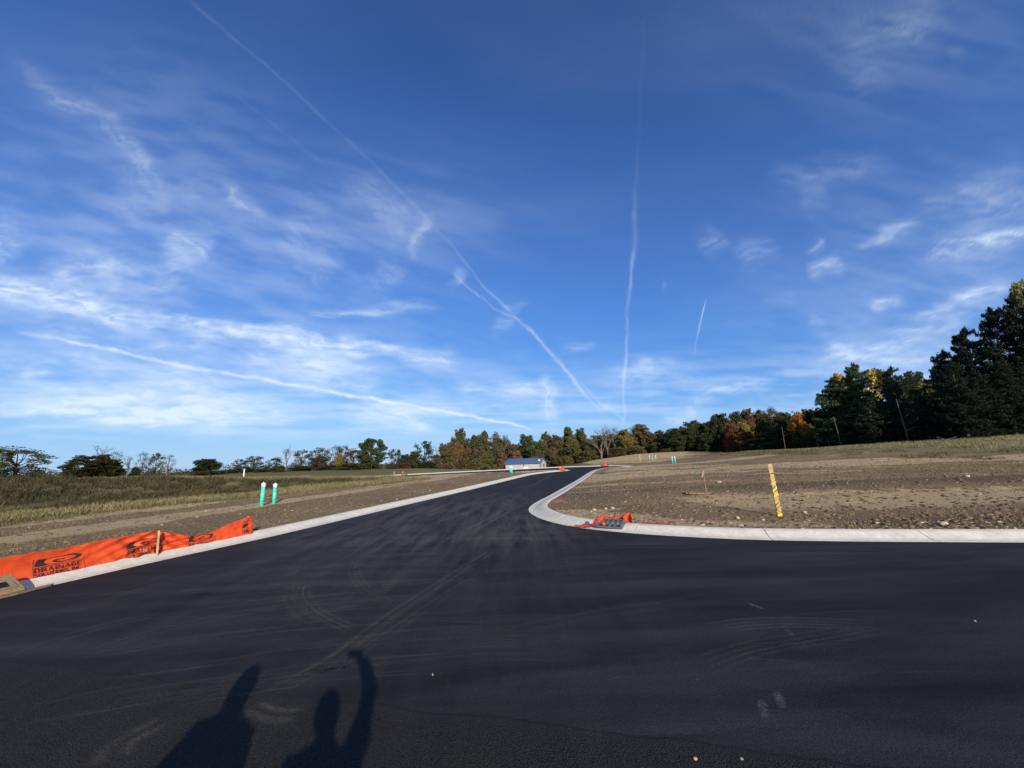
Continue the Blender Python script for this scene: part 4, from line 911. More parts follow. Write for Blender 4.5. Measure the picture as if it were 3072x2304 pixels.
# ------------------------------------------------------------------ teal riser pipes with white caps
def pipe(u, vb, vt, zg, label, group, bands=(), lean=(0, 0), D=None, dia=.168):
    if D is None: x, y = gp(u, vb, zg)
    else: x, y, _ = gd(u, vb, D)
    zg = hz(x, y); Dp = y; el = 1.0
    zt = gd(u, vt, Dp)[2]; h = max(zt-zg, .4)
    root = empty('riser_pipe', (x, y, zg), label=label, cat='pipe', group=group); root.rotation_euler = (lean[0], lean[1], 0); r = dia/2
    bm = bmesh.new(); bmesh.ops.create_cone(bm, cap_ends=True, segments=20, radius1=r, radius2=r, depth=h-.13+.2, matrix=Matrix.Translation((0, 0, (h-.13-.2)/2)))
    o = bm_obj('pipe_body', bm, M_PVC, root, True)
    bm = bmesh.new(); bmesh.ops.create_cone(bm, cap_ends=True, segments=20, radius1=r*1.14, radius2=r*1.14, depth=.10, matrix=Matrix.Translation((0, 0, h-.10)))
    bmesh.ops.create_cone(bm, cap_ends=True, segments=8, radius1=r*.42, radius2=r*.36, depth=.05, matrix=Matrix.Translation((0, 0, h-.026)))
    bmesh.ops.create_cone(bm, cap_ends=True, segments=20, radius1=r*1.02, radius2=r*1.02, depth=.06, matrix=Matrix.Translation((0, 0, h-.165)))
    bm_obj('cap', bm, M_CAP, root)
    for (z_, broken) in bands:
        for a0, a1 in (((-2.9, -2.0), (-1.1, -.25), (0.2, 1.2)) if broken else ((0, 6.283),)):
            V = []; Q = []; k = 8
            for i in range(k+1):
                a = a0+(a1-a0)*i/k
                for zz in (-.014, .014): V.append((math.cos(a)*(r+.002), math.sin(a)*(r+.002), z_+zz))
            for i in range(k): Q.append((i*2, i*2+2, i*2+3, i*2+1))
            link('marking_band', mesh_np('marking_band', V, quads=Q, mats=[M_BLACK]), o)
    return root
GPp = 'teal sewer riser pipes with white caps'
pipe(784, 1522, 1447, .02, 'taller teal pipe with white cap, left of the near pair on the left lot', GPp, [(.22, True)], (0, .025))
pipe(821, 1515, 1449, .02, 'teal pipe with three black marks, right of the near pair on the left lot', GPp, [(.20, True), (.62, True), (.74, True)], (0, .01))
pipe(1531, 1419, 1398, 0, 'left pipe of the distant pair beside the barn', GPp, [], D=49)
pipe(1535.5, 1420, 1399, 0, 'right pipe of the distant pair beside the barn', GPp, [], D=47.5)
pipe(2017.5, 1388, 1369, 0, 'left pipe of the close pair in the middle of the right lot', GPp, [(.3, True)], D=61)
pipe(2026, 1391, 1369, 0, 'right pipe of the close pair in the middle of the right lot', GPp, [(.5, True)], D=59)
pipe(1949, 1379, 1366, 0, 'left pipe of the farthest pair on the right hill', GPp, [], D=86)
pipe(1967, 1378, 1366, 0, 'right pipe of the farthest pair on the right hill', GPp, [], D=87)
# ------------------------------------------------------------------ stakes
def lath(name, xb, yb, h, w, th, lean_u, mat, label, group=None, face=0.0, pointed=False):
    zg = hz(xb, yb); root = empty(name, (xb, yb, zg), face, label=label, cat='stake', group=group); root.rotation_euler = (0, lean_u, face)
    bm = bmesh.new(); add_box(bm, Vector((0, 0, h/2-.1)), (w, th, h+.2), None, .0025); bm_obj('lath', bm, mat, root); return root
xs, ys = gp(2341, 1549, .14); zs = hz(xs, ys)
zt = gd(2312, 1394, ys)[2]
st = lath('survey_stake', xs, ys, (zt-zs)*1.01, .098, .018, -.045, M_WOOD, 'tall flat wooden lath wrapped in yellow and black tape on the right lot', face=-.45)
M_TAPE = simple('yellow_tape', (.78, .74, .03), .45, .4, .12, 30); M_TAPE2 = simple('dark_green_tape', (.02, .05, .02), .5)
def wrap(zc, hh, slope, mat, name='tape'):
    V = []; Q = []; n = 16; w, t = .052, .012
    per = [(-w, -t), (w, -t), (w, t), (-w, t), (-w, -t)]
    for i in range(n+1):
        f = i/n*4; k = min(int(f), 3); g = f-k
        px = per[k][0]*(1-g)+per[k+1][0]*g; py = per[k][1]*(1-g)+per[k+1][1]*g
        j = random.uniform(-.006, .006); zz = zc+slope*(px/w)*(1 if py < 0 else -1)*.5
        V += [(px*1.05, py*(1.2+random.uniform(0, .4)), zz-hh+j), (px*1.05, py*(1.3+random.uniform(0, .6)), zz+hh*random.uniform(.7, 1.2))]
    for i in range(n): Q.append((i*2, i*2+2, i*2+3, i*2+1))
    me = mesh_np(name, V, quads=Q, mats=[mat]); return link(name, me, st)
Hs = zt-zs
for f, hh, sl, m in [(.825, .022, .02, M_TAPE2), (.80, .03, -.06, M_TAPE), (.64, .018, .07, M_TAPE), (.60, .02, -.08, M_TAPE), (.56, .012, .09, M_BLACK), (.52, .025, .06, M_TAPE), (.47, .012, .09, M_BLACK), (.44, .03, -.08, M_TAPE), (.40, .02, .05, M_TAPE), (.30, .02, -.10, M_TAPE), (.25, .014, .09, M_BLACK), (.22, .018, -.11, M_TAPE), (.17, .013, .10, M_BLACK), (.09, .014, -.08, M_BLACK), (.07, .03, -.07, M_TAPE), (.03, .035, .04, M_TAPE)]:
    wrap(f*Hs, hh*.62, sl*1.15, m)
for f, sx_ in ((.78, 1), (.31, 1)):
    me = mesh_np('tape_tail', [(.04*sx_, -.02, f*Hs+.06), (.06*sx_, -.03, f*Hs), (.085*sx_, -.035, f*Hs-.07), (.045*sx_, -.02, f*Hs-.01)], quads=[(0, 1, 2, 3)], mats=[M_TAPE]); link('tape_tail', me, st)
# ink marks "18" at its head
a = Acc()
def ink(segs, ox, oz, s, lw, y=-.0112, parent=st, mat=None):
    V = []; Q = []
    for (x1, z1, x2, z2) in segs:
        d = Vector((x2-x1, z2-z1)); 
        if d.length < 1e-6: continue
        d.normalize(); n = Vector((-d.y, d.x))*lw/2/s; b = len(V)
        for (xx, zz) in ((x1-n.x, z1-n.y), (x1+n.x, z1+n.y), (x2+n.x, z2+n.y), (x2-n.x, z2-n.y)): V.append((ox+xx*s, y, oz+zz*s))
        Q.append((b, b+1, b+2, b+3))
    return link('ink_mark', mesh_np('ink_mark', V, quads=Q, mats=[mat or simple('faded_ink', (.22, .12, .05))]), parent)
ink([(0, 0, 0, 1), (.5, 0, 1, 0), (1, 0, 1, .5), (1, .5, .5, .5), (.5, .5, .5, 0), (.5, .5, .5, 1), (.5, 1, 1, 1), (1, 1, 1, .5)], -.025, Hs*.92, .05, .006)
x2, y2 = gp(2121, 1487, .3); z2 = hz(x2, y2); h2 = gd(2112, 1407, y2)[2]-z2
s2 = lath('flagged_stake', x2, y2, h2, .035, .022, -.06, M_GREYWOOD, 'thin weathered stake with a faded pink ribbon on the right lot', face=.2)
me = mesh_np('ribbon', [(-.01, -.02, h2*.93), (.012, -.02, h2*.92), (-.05, -.05, h2*.80), (-.075, -.045, h2*.79), (-.10, -.05, h2*.71), (-.12, -.04, h2*.72)], quads=[(0, 1, 2, 3), (3, 2, 4, 5)], mats=[simple('pink_ribbon', (.62, .32, .24))]); link('ribbon', me, s2)
# orange-brown scrap of board at its foot
x, y = gp(2090, 1484, .25); bm = bmesh.new(); add_box(bm, Vector((0, 0, .03)), (.95, .28, .05), Matrix.Rotation(.04, 3, 'Y'), .006)
o = bm_obj('board_scrap', bm, simple('reddish_board', (.25, .145, .085), .85, .1, .3, 14), loc=(x, y, hz(x, y))); tag(o, 'reddish brown scrap board lying left of the flagged stake', 'board')
GS = 'thin grade stakes'
for (u, vb, vt, D, lab) in [(1921, 1381, 1364, 84, 'thin stake left of the farthest teal pipes'), (1959, 1385, 1363, 80, 'thin stake between the farthest teal pipes'), (1183, 1422, 1414, 55, 'short stake left of the far kerb\'s dark drain'), (1209, 1421, 1414, 56, 'short stake behind the far kerb\'s dark drain')]:
    x, y, _ = gd(u, vb, D); z = hz(x, y); h = max(gd(u, vt, D)[2]-z, .7); lath('grade_stake', x, y, h, .07, .05, -.03, M_WOOD if u > 1500 else simple('pale_stake', (.5, .42, .3)), lab, GS)
x, y, z = gd(732, 1422, 50); o = lath('marker_post', x, y, max(.8, gd(732, 1419, 50)[2]-hz(x, y)+.5), .10, .10, 0, M_CAP, 'small white marker post on top of the left bank')
# ------------------------------------------------------------------ curb inlets and orange fabric
def orange_mat():
    m, nt, b = mat_new('orange_fabric', .42, .5); L = nt.links
    P = mapped(nt); n1 = noise(nt, 5, 5, .6, P); w1 = N(nt, 'ShaderNodeTexWave', wave_type='BANDS', bands_direction='Z'); w1.inputs['Scale'].default_value = 28; w1.inputs['Distortion'].default_value = 1.5; L.new(P, w1.inputs[0])
    w2 = N(nt, 'ShaderNodeTexWave', wave_type='BANDS', bands_direction='Y'); w2.inputs['Scale'].default_value = 9; w2.inputs['Distortion'].default_value = 4; w2.inputs['Detail'].default_value = 4; L.new(P, w2.inputs[0])
    c = ramp(nt, n1.outputs[0], [(0.3, (0.60, 0.058, 0.012)), (0.7, (0.86, 0.115, 0.022))]).outputs[0]
    c = mix(nt, 1.0, c, ramp(nt, w2.outputs[0], [(0, (.96,)*3), (1, (1.03,)*3)]).outputs[0], 'MULTIPLY')
    L.new(c, b.inputs['Base Color']); h = math_(nt, 'ADD', math_(nt, 'MULTIPLY', w1.outputs[0], .3), math_(nt, 'ADD', n1.outputs[0], math_(nt, 'MULTIPLY', w2.outputs[0], .25)))
    bump(nt, b, h, .30, .010)
    tr = N(nt, 'ShaderNodeBsdfTranslucent'); L.new(c, tr.inputs[0]); ms = N(nt, 'ShaderNodeMixShader'); ms.inputs[0].default_value = .22
    out = nt.nodes['Material Output']; L.new(b.outputs[0], ms.inputs[1]); L.new(tr.outputs[0], ms.inputs[2]); L.new(ms.outputs[0], out.inputs[0]); return m
M_ORG = orange_mat()
def crumple(name, L_, W_, nx_, ny_, fn, mat, parent, th=.006):
    V = []; Q = []
    for i in range(nx_+1):
        for j in range(ny_+1): V.append(fn(i/nx_, j/ny_))
    for i in range(nx_):
        for j in range(ny_): a = i*(ny_+1)+j; Q.append((a, a+1, a+ny_+2, a+ny_+1))
    me = mesh_np(name, V, quads=Q, mats=[mat], smooth=True); o = link(name, me, parent)
    sm = o.modifiers.new('thickness', 'SOLIDIFY'); sm.thickness = th; return o
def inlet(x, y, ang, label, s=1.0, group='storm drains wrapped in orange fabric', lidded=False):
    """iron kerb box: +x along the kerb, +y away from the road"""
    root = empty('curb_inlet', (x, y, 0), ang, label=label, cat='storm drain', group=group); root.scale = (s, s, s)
    bm = bmesh.new(); add_box(bm, Vector((0, .43, .03)), (.78, .60, .10)); bm_obj('pit_dark', bm, M_BLACK, root)  # solid black block, painted stand-in for the darkness under the grate
    bm = bmesh.new()
    for xx in (-.37, .37): add_box(bm, Vector((xx, .42, .10)), (.05, .66, .12), None, .006)
    add_box(bm, Vector((0, .73, .12)), (.70, .05, .14), None, .006); add_box(bm, Vector((0, .105, .065)), (.70, .05, .05), None, .006)
    bm_obj('frame', bm, M_IRON, root)
    for i in range(5):
        bm = bmesh.new(); add_box(bm, Vector((-.30+.15*i, .40, .145)), (.035, .60, .07), Matrix.Rotation(.26, 3, 'X'), .005); bm_obj('grate_bar', bm, M_IRON, root)
    for yy, zz in ((.28, .12), (.46, .165), (.60, .205)):
        bm = bmesh.new(); add_box(bm, Vector((0, yy, zz)), (.66, .03, .035), None, .004); bm_obj('cross_bar', bm, M_IRON, root)
    return root
kx, ky = gp(1783, 1588); px, py = gp(1743, 1584)
ang = math.atan2(-.62, 1.0)
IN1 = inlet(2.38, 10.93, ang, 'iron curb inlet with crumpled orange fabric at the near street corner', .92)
rs = np.random.default_rng(5); RT = rs.uniform(-1, 1, (64, 64))
def jit(u, v, k=0, s=1): return RT[int(u*31+k*7) % 64, int(v*29+k*13) % 64]*s
crumple('fabric_apron', 1, 1, 14, 7, lambda u, v: (-.40-.80*(1-u)+jit(u, v, 1, .02), .0+.30*v*u+.05*(1-u)+jit(u, v, 2, .015), .035+.05*math.sin(u*9+v*3)**2*u+.06*u*v+.22*max(0, u-.88)/.12*(1)+jit(u, v, 3, .012)), M_ORG, IN1)
crumple('fabric_flap', 1, 1, 8, 12, lambda u, v: (-.46+.10*u+.06*v+jit(u, v, 4, .012), .10+.62*v, .08+.15*v+.10*math.sin(u*math.pi)*(.4+v*.7)+jit(u, v, 5, .012)), M_ORG, IN1)
crumple('fabric_back', 1, 1, 18, 7, lambda u, v: (-.42+.92*u+jit(u, v, 6, .015), .70+.14*v+jit(u, v, 7, .015), .11+v*(.10+.12*u**2+.045*abs(math.sin(u*11)))*1.0+jit(u, v, 8, .012)), M_ORG, IN1)
crumple('fabric_corner', 1, 1, 8, 8, lambda u, v: (.28+.26*u+jit(u, v, 9, .015), .62+.20*math.sin(u*3.1)+jit(u, v, 3, .02), .13+.25*v*(.65+.35*math.cos((u-.5)*3))+jit(u, v, 1, .015)), M_ORG, IN1)
bm = bmesh.new(); bmesh.ops.create_icosphere(bm, subdivisions=2, radius=.055)
for v in bm.verts: v.co *= 1+random.uniform(-.15, .15)
bm_obj('fabric_knot', bm, M_ORG, IN1, True, loc=(-.15, .10, .15))
def far_inlet(x, y, ang, s, label, shape):
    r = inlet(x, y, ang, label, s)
    crumple('fabric_wrap', 1, 1, 12, 6, (lambda u, v: (-.6+1.2*u, .2+.25*v+.1*math.sin(u*5), .10+v*(.22+.30*abs(2*u-1)**1.5))) if shape == 0 else (lambda u, v: (-.35+.7*u, .2+.25*v, .10+v*(.62-.5*abs(2*u-1)))), M_ORG, r)
    crumple('fabric_skirt', 1, 1, 8, 4, lambda u, v: (-.55+1.1*u, .0+.3*v, .03+.10*v+.03*math.sin(u*20)), M_ORG, r)
far_inlet(6.5, 54.3, math.atan2(1.4, 1), 1.15, 'small orange wrapped inlet on the left kerb tip at the far junction', 0)
far_inlet(15.6, 69.6, -.1, 1.1, 'small orange wrapped inlet at the right end of the far kerb', 1)
# drain at the far kerb's left part
x, y, _ = gd(1213, 1426, 56); bm = bmesh.new(); add_box(bm, Vector((0, 0, .12)), (.8, .4, .24), None, .02); add_box(bm, Vector((0, -.05, .27)), (.9, .5, .05), None, .01)
o = bm_obj('drain_box', bm, M_GREYWOOD, loc=(x, y, .1)); tag(o, 'small dark drain box on the far kerb left of the barn', 'drain box')
# left corner: tan board lid over the inlet, gutter strip
KD = math.atan2(9.14-7.17, -7.92+8.45)
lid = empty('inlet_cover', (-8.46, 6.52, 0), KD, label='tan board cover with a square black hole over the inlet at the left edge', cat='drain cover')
bm = bmesh.new(); add_box(bm, Vector((0, .22, .15)), (1.24, .50, .09), Matrix.Rotation(.45, 3, 'X'), .02); bm_obj('cover_board', bm, M_RUST, lid)
bm = bmesh.new(); add_box(bm, Vector((.40, .17, .176)), (.15, .15, .02), Matrix.Rotation(.45, 3, 'X'), .01); bm_obj('opening_dark', bm, M_BLACK, lid)  # black plate on the board, painted stand-in for the dark inside the hole
bm = bmesh.new(); add_box(bm, Vector((.40, .055, .122)), (.24, .02, .02), Matrix.Rotation(.45, 3, 'X')); add_box(bm, Vector((.54, .14, .162)), (.02, .18, .02), Matrix.Rotation(.45, 3, 'X')); bm_obj('edge_groove', bm, M_GREYWOOD, lid)
bm = bmesh.new(); vv = [bm.verts.new(p) for p in [(-.9, -.05, .012), (.5, -.05, .012), (.95, .03, .012), (1.0, .07, .012), (.5, .04, .016), (-.9, .02, .016)]]; f = bm.faces.new(vv); r = bmesh.ops.extrude_face_region(bm, geom=[f]); bmesh.ops.translate(bm, vec=(0, 0, .03), verts=[e for e in r['geom'] if isinstance(e, bmesh.types.BMVert)]); bmesh.ops.recalc_face_normals(bm, faces=bm.faces)
bm_obj('gutter_strip', bm, M_GREYWOOD, lid)
# ------------------------------------------------------------------ orange silt fence with printed panels
FT = [(-520, 1758, 1845), (-250, 1727, 1805), (0, 1678, 1757), (90, 1661, 1748), (180, 1650, 1731), (300, 1624, 1705), (400, 1606, 1682), (452, 1595, 1671), (466, 1594, 1667), (490, 1597, 1662), (530, 1603, 1654), (590, 1609, 1643), (640, 1597, 1632), (700, 1570, 1619), (745, 1552, 1609), (757, 1549, 1606)]
def fence():
    root = empty('silt_fence', (-8.0, 9.3, 0), label='sagging orange fabric silt fence with black printing along the left kerb', cat='silt fence')
    O = Vector((-8.0, 9.3, 0)); us = [p[0] for p in FT]
    # lower edge rests on the kerb's back slope
    P = resample(np.array(LEFT), .05, 2); Tn = np.gradient(P, axis=0); Tn /= np.hypot(*Tn.T)[:, None]; Kb = P+np.stack([-Tn[:, 1], Tn[:, 0]], -1)*.42
    def bottom(u):
        v = np.interp(u, us, [p[2] for p in FT]); d = ray(u, v)
        a = (Kb[:, 0]*d.y-Kb[:, 1]*d.x); k = np.argmin(np.abs(a)+(Kb[:, 1] < 0)*99+(Kb[:, 1] > 20)*99); return Kb[k]
    dense = np.linspace(us[0], us[-1], 260); B = np.array([bottom(u) for u in dense]); TT = []
    for u, b in zip(dense, B):
        v = np.interp(u, us, [p[1] for p in FT]); d = ray(u, v); t = math.hypot(b[0], b[1])/math.hypot(d.x, d.y)
        TT.append(EYE+d.z*t)
    S = np.concatenate([[0], np.cumsum(np.hypot(*np.diff(B, axis=0).T))]); TT = np.array(TT)
    L_ = S[-1]
    s_stake = float(np.interp(466, dense, S)); s_end = L_
    def surf(s, h, off=0.0):
        """s metres along, h 0..1 up the cloth"""
        bx_ = np.interp(s, S, B[:, 0]); by_ = np.interp(s, S, B[:, 1]); zt_ = np.interp(s, S, TT); zb_ = .085
        tx = np.interp(s+.05, S, B[:, 0])-np.interp(s-.05, S, B[:, 0]); ty = np.interp(s+.05, S, B[:, 1])-np.interp(s-.05, S, B[:, 1]); l = math.hypot(tx, ty)+1e-9; nx__, ny__ = -ty/l, tx/l
        d1 = abs(s-s_stake); d2 = s_end-s
        wr = .030*math.sin(s*17+h*9)*math.exp(-(d1/.7)**2)+.022*math.sin(h*17-s*13)*math.exp(-(d1/1.2)**2)+.016*math.sin(h*9+s*20)*math.exp(-(d2/.30)**2)
        wr += .008*math.sin(s*4.3+h*3)+.0015*math.sin(s*31+h*5)+.05*math.sin(math.pi*h)*(.5+.5*math.sin(s*.9))
        return Vector((bx_+nx__*(.02+wr-off+.10*h), by_+ny__*(.02+wr-off+.10*h), zb_+(zt_-zb_)*h+.006*math.sin(s*23)*h))-O
    n, m = 340, 22; V = []; Q = []
    for i in range(n+1):
        for j in range(m+1): V.append(surf(L_*i/n, j/m))
    for i in range(n):
        for j in range(m): a = i*(m+1)+j; Q.append((a, a+1, a+m+2, a+m+1))
    fab = link('fabric', mesh_np('fabric', V, quads=Q, mats=[M_ORG], smooth=True), root)
    sm = fab.modifiers.new('thickness', 'SOLIDIFY'); sm.thickness = .004; sm.offset = 1
    # printed matter: drawn in metres on the cloth, then laid on its surface
    PV = []; PQ = []
    def quad(s0, h, pts):
        b = len(PV)
        # subdivide so that it follows the folds
        k = 5
        for i in range(k+1):
            for j in range(3):
                a = i/k; c = j/2
                p = [(pts[0][q]*(1-a)+pts[1][q]*a)*(1-c)+(pts[3][q]*(1-a)+pts[2][q]*a)*c for q in (0, 1)]
                hh = p[1]; PV.append(surf(s0+p[0], min(max(hh, .002), .995), .007))
        for i in range(k):
            for j in range(2): x_ = b+i*3+j; PQ.append((x_, x_+1, x_+4, x_+3))
    LET = {'D': [('V', 0), ('h', .0, .5, 0), ('h', .0, .5, 1), ('c', .5, .5, .38, .5, -90, 90)], 'R': [('V', 0), ('h', 0, .5, 1), ('h', 0, .5, .5), ('c', .5, .75, .3, .25, -90, 90), ('d', .45, .5, .95, 0)],
           'A': [('d', .08, 0, .5, 1, .5), ('d', .5, 1, .92, 0), ('h', .25, .75, .33)], 'I': [('V', .32)], 'N': [('v', .05), ('v', .9), ('d', .08, 1, .9, 0)],
           'G': [('c', .55, .5, .45, .5, 40, 320), ('h', .55, .95, .42), ('v', .88, 0, .42)], 'E': [('V', 0), ('h', 0, .85, 0), ('h', 0, .7, .5), ('h', 0, .85, 1), ('v', .82, .0, .22), ('v', .82, .78, 1.)],
           'S': [('c', .5, .74, .36, .26, 20, 270), ('c', .5, .26, .38, .26, -160, 90)], 'O': [('c', .5, .5, .44, .5, 0, 360)], 'L': [('V', 0), ('h', 0, .85, 0), ('v', .82, 0, .25)],
           'U': [('v', .1, .3, 1), ('v', .85, .3, 1), ('c', .48, .32, .38, .32, 180, 360)], 'T': [('V', .3), ('h', 0, .95, 1), ('v', .02, .78, 1), ('v', .88, .78, 1)], 'C': [('c', .55, .5, .45, .5, 45, 315)], ',': [('d', .4, .12, .25, -.15)], '.': [('d', .4, .0, .4, .14)], ' ': []}
    def text(t, s0, x0, h0, cw, ch, th):
        x = x0
        for c in t:
            w = cw*(.5 if c in ',. I' else 1.0)*(.5 if c in ',.' else 1); 
            def seg(a, b, c_, d, tk):
                X0, Y0, X1, Y1 = x+a*w*.86, h0+b*ch, x+c_*w*.86, h0+d*ch; dx, dy = X1-X0, (Y1-Y0)*.5; l = math.hypot(dx, dy)+1e-9; nx_, ny_ = -dy/l*tk/2, dx/l*tk/2*2
                quad(s0, 0, [(X0-nx_, Y0-ny_), (X1-nx_, Y1-ny_), (X1+nx_, Y1+ny_), (X0+nx_, Y0+ny_)])
            for g in LET[c]:
                if g[0] == 'V': seg(g[1]+.14, 0, g[1]+.14, 1, th*1.5); seg(g[1]-.02, .02, g[1]+.3, .02, th*.6); seg(g[1]-.02, .98, g[1]+.3, .98, th*.6)
                if g[0] == 'v': a = g[2] if len(g) > 2 else 0; b = g[3] if len(g) > 3 else 1; seg(g[1], a, g[1], b, th*.8)
                if g[0] == 'h': seg(g[1], g[3]*.94+.03, g[2], g[3]*.94+.03, th*.6)
                if g[0] == 'd': seg(g[1], g[2], g[3], g[4], th*(1.4 if len(g) < 6 else .7))
                if g[0] == 'c':
                    _, cx, cy, rx, ry, a0, a1 = g; k = max(4, int(abs(a1-a0)/30))
                    for i in range(k):
                        A0 = math.radians(a0+(a1-a0)*i/k); A1 = math.radians(a0+(a1-a0)*(i+1)/k); vert = abs(math.cos((A0+A1)/2))
                        seg(cx+rx*math.cos(A0), cy+ry*.93*math.sin(A0), cx+rx*math.cos(A1), cy+ry*.93*math.sin(A1), th*(.6+.9*vert))
            x += w
    def logo(s0, wd, hb=.03, sc=1.0):
        # outline box, swirl emblem, rule, two lines of lettering
        k = sc
        def ln(x0, y0, x1, y1, tk=.008):
            dx, dy = x1-x0, (y1-y0)*.5; l = math.hypot(dx, dy); nx_, ny_ = -dy/l*tk/2, dx/l*tk; quad(s0, 0, [(x0-nx_, y0-ny_), (x1-nx_, y1-ny_), (x1+nx_, y1+ny_), (x0+nx_, y0+ny_)])
        for q in range(4): ln(0, hb+.68*k*q/4, 0, hb+.68*k*(q+1)/4, .006); ln(wd, hb+.5*k*q/4, wd, hb+.5*k*(q+1)/4, .006)
        # emblem: block with a swirl
        y0, y1 = hb+.40*k, hb+.70*k; cy = (y0+y1)/2; cx = wd*.55
        quad(s0, 0, [(.02*wd, y0+.01), (.27*wd, y0+.02), (.19*wd, cy), (.04*wd, cy)])
        quad(s0, 0, [(.04*wd, cy), (.19*wd, cy), (.25*wd, y1-.02), (.08*wd, y1-.02)])
        def sw(a0, a1, r0, r1, t0, t1, fx=1.0, steps=26):
            prev = None
            for i in range(steps+1):
                f = i/steps; a = math.radians(a0+(a1-a0)*f); r = r0+(r1-r0)*f; tk = (t0+(t1-t0)*f)
                p1 = (cx+math.cos(a)*(r+tk)*wd*.42, cy+math.sin(a)*(r+tk)*(y1-y0)*.5); p0 = (cx+math.cos(a)*max(r-tk, 0)*wd*.42, cy+math.sin(a)*max(r-tk, 0)*(y1-y0)*.5)
                if prev: quad(s0, 0, [prev[0], p0, p1, prev[1]])
                prev = (p0, p1)
        sw(215, 330, .93, .90, .05, .03); sw(150, 20, .95, .88, .02, .15); sw(20, -60, .88, .60, .15, .10); sw(-60, -190, .60, .34, .10, .10); sw(-190, -340, .34, .06, .10, .07)
        ln(.03*wd, hb+.365*k, wd*.48, hb+.375*k, .012); ln(wd*.48, hb+.375*k, wd*.98, hb+.37*k, .006)
        text('DRAINAGE', s0, .02*wd, hb+.19*k, wd*.128, .145*k, .022*wd/.9)
        text('SOLUTIONS, INC', s0, .02*wd, hb+.03*k, wd*.0765, .12*k, .016*wd/.9)
    S_at = lambda u: float(np.interp(u, dense, S))
    a, b = S_at(106), S_at(256); wd = b-a
    logo(a, wd, .02, 1.0)
    logo(S_at(382), S_at(492)-S_at(382), .02, 1.0)
    logo(S_at(566), S_at(646)-S_at(566), -.42, 2.0)
    logo(S_at(728), wd*.55, .1, .9) if False else None
    e0 = S_at(729); quad(e0, 0, [(0, .45), (.16, .52), (.17, .70), (.02, .62)]); quad(e0, 0, [(.04, .72), (.19, .80), (.19, .84), (.06, .80)]); text('DR', e0, .03, .16, .075, .17, .018)
    for i in range(4): quad(e0, 0, [(-.01+.0*i, .12+.14*i, ), (.0, .12+.14*i), (.01, .26+.14*i), (.0, .26+.14*i)])
    link('printing', mesh_np('printing', PV, quads=PQ, mats=[simple('print_ink', (.028, .016, .014), .5, .4, .4, 9)]), fab)
    # stakes
    def stake(s, w, hgt, off, lean=0):
        bm = bmesh.new(); p = surf(s, 0, off); b0 = Vector((p.x, p.y, .0)); add_box(bm, Vector((0, 0, hgt/2)), (w, .035, hgt+.1), Matrix.Rotation(lean, 3, 'Y'), .003); o = bm_obj('stake', bm, M_STAKE, root); o.location = b0+Vector((0, 0, .05)); o.rotation_euler = (.02, -.10, -.75)
    stake(s_stake, .055, float(np.interp(466, dense, TT))-.085, .05)
    stake(s_end-.04, .05, float(TT[-1])-.10, -.14, .04)
    stake(S_at(-300), .05, .56, .05)
    # end fold
    V = []; Q = []
    for i in range(9):
        for j in range(13):
            u = i/8; v = j/12; p = surf(s_end, v); V.append((p.x+.05*math.sin(u*2.6)-.16*u*.6, p.y+.13*u+.008*math.sin(v*9+u*5), p.z*(1-.06*u)))
    for i in range(8):
        for j in range(12): a = i*13+j; Q.append((a, a+1, a+14, a+13))
    link('end_fold', mesh_np('end_fold', V, quads=Q, mats=[M_ORG], smooth=True), root)
fence()
# pink marking paint sprayed on the soil
def paint(u0, u1, v, n, sv, label):
    us = RNG.uniform(u0, u1, n); vs_ = v+RNG.normal(0, sv, n); P = np.array([gp(a, b, .13) for a, b in zip(us, vs_)])
    P = np.stack([P[:, 0], P[:, 1], height(P[:, 0], P[:, 1])+.006], -1)
    tufts('marking_paint', P, .01, .035, .012, 4, M_PINK, .8, label)
M_PINK = simple('pink_paint', (.34, .13, .10), .8, .1, .2)
paint(1662, 1690, 1503, 120, 2.6, 'pink marking paint on the soil inside the kerb corner'); paint(1925, 2005, 1569, 200, 2.0, 'pink marking paint on the soil behind the kerb right of the inlet')
# ------------------------------------------------------------------ sky: thin cirrus and contrails, high up
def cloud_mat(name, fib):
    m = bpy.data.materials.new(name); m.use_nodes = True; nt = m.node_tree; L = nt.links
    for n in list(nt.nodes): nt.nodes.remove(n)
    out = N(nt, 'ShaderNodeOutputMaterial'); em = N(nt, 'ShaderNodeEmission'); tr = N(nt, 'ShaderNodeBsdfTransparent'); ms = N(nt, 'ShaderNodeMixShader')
    em.inputs[0].default_value = (.72, .84, 1.0, 1); em.inputs[1].default_value = .86  # cloud brightness is emitted, standing in for scattered sunlight
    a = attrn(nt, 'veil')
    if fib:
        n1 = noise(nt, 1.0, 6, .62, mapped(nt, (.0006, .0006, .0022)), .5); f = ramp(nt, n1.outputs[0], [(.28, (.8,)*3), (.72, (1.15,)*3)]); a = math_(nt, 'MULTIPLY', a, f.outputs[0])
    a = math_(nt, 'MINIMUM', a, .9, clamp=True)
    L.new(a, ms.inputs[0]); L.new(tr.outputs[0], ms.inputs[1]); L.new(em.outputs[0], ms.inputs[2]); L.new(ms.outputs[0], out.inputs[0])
    m.cycles.emission_sampling = 'NONE'; return m
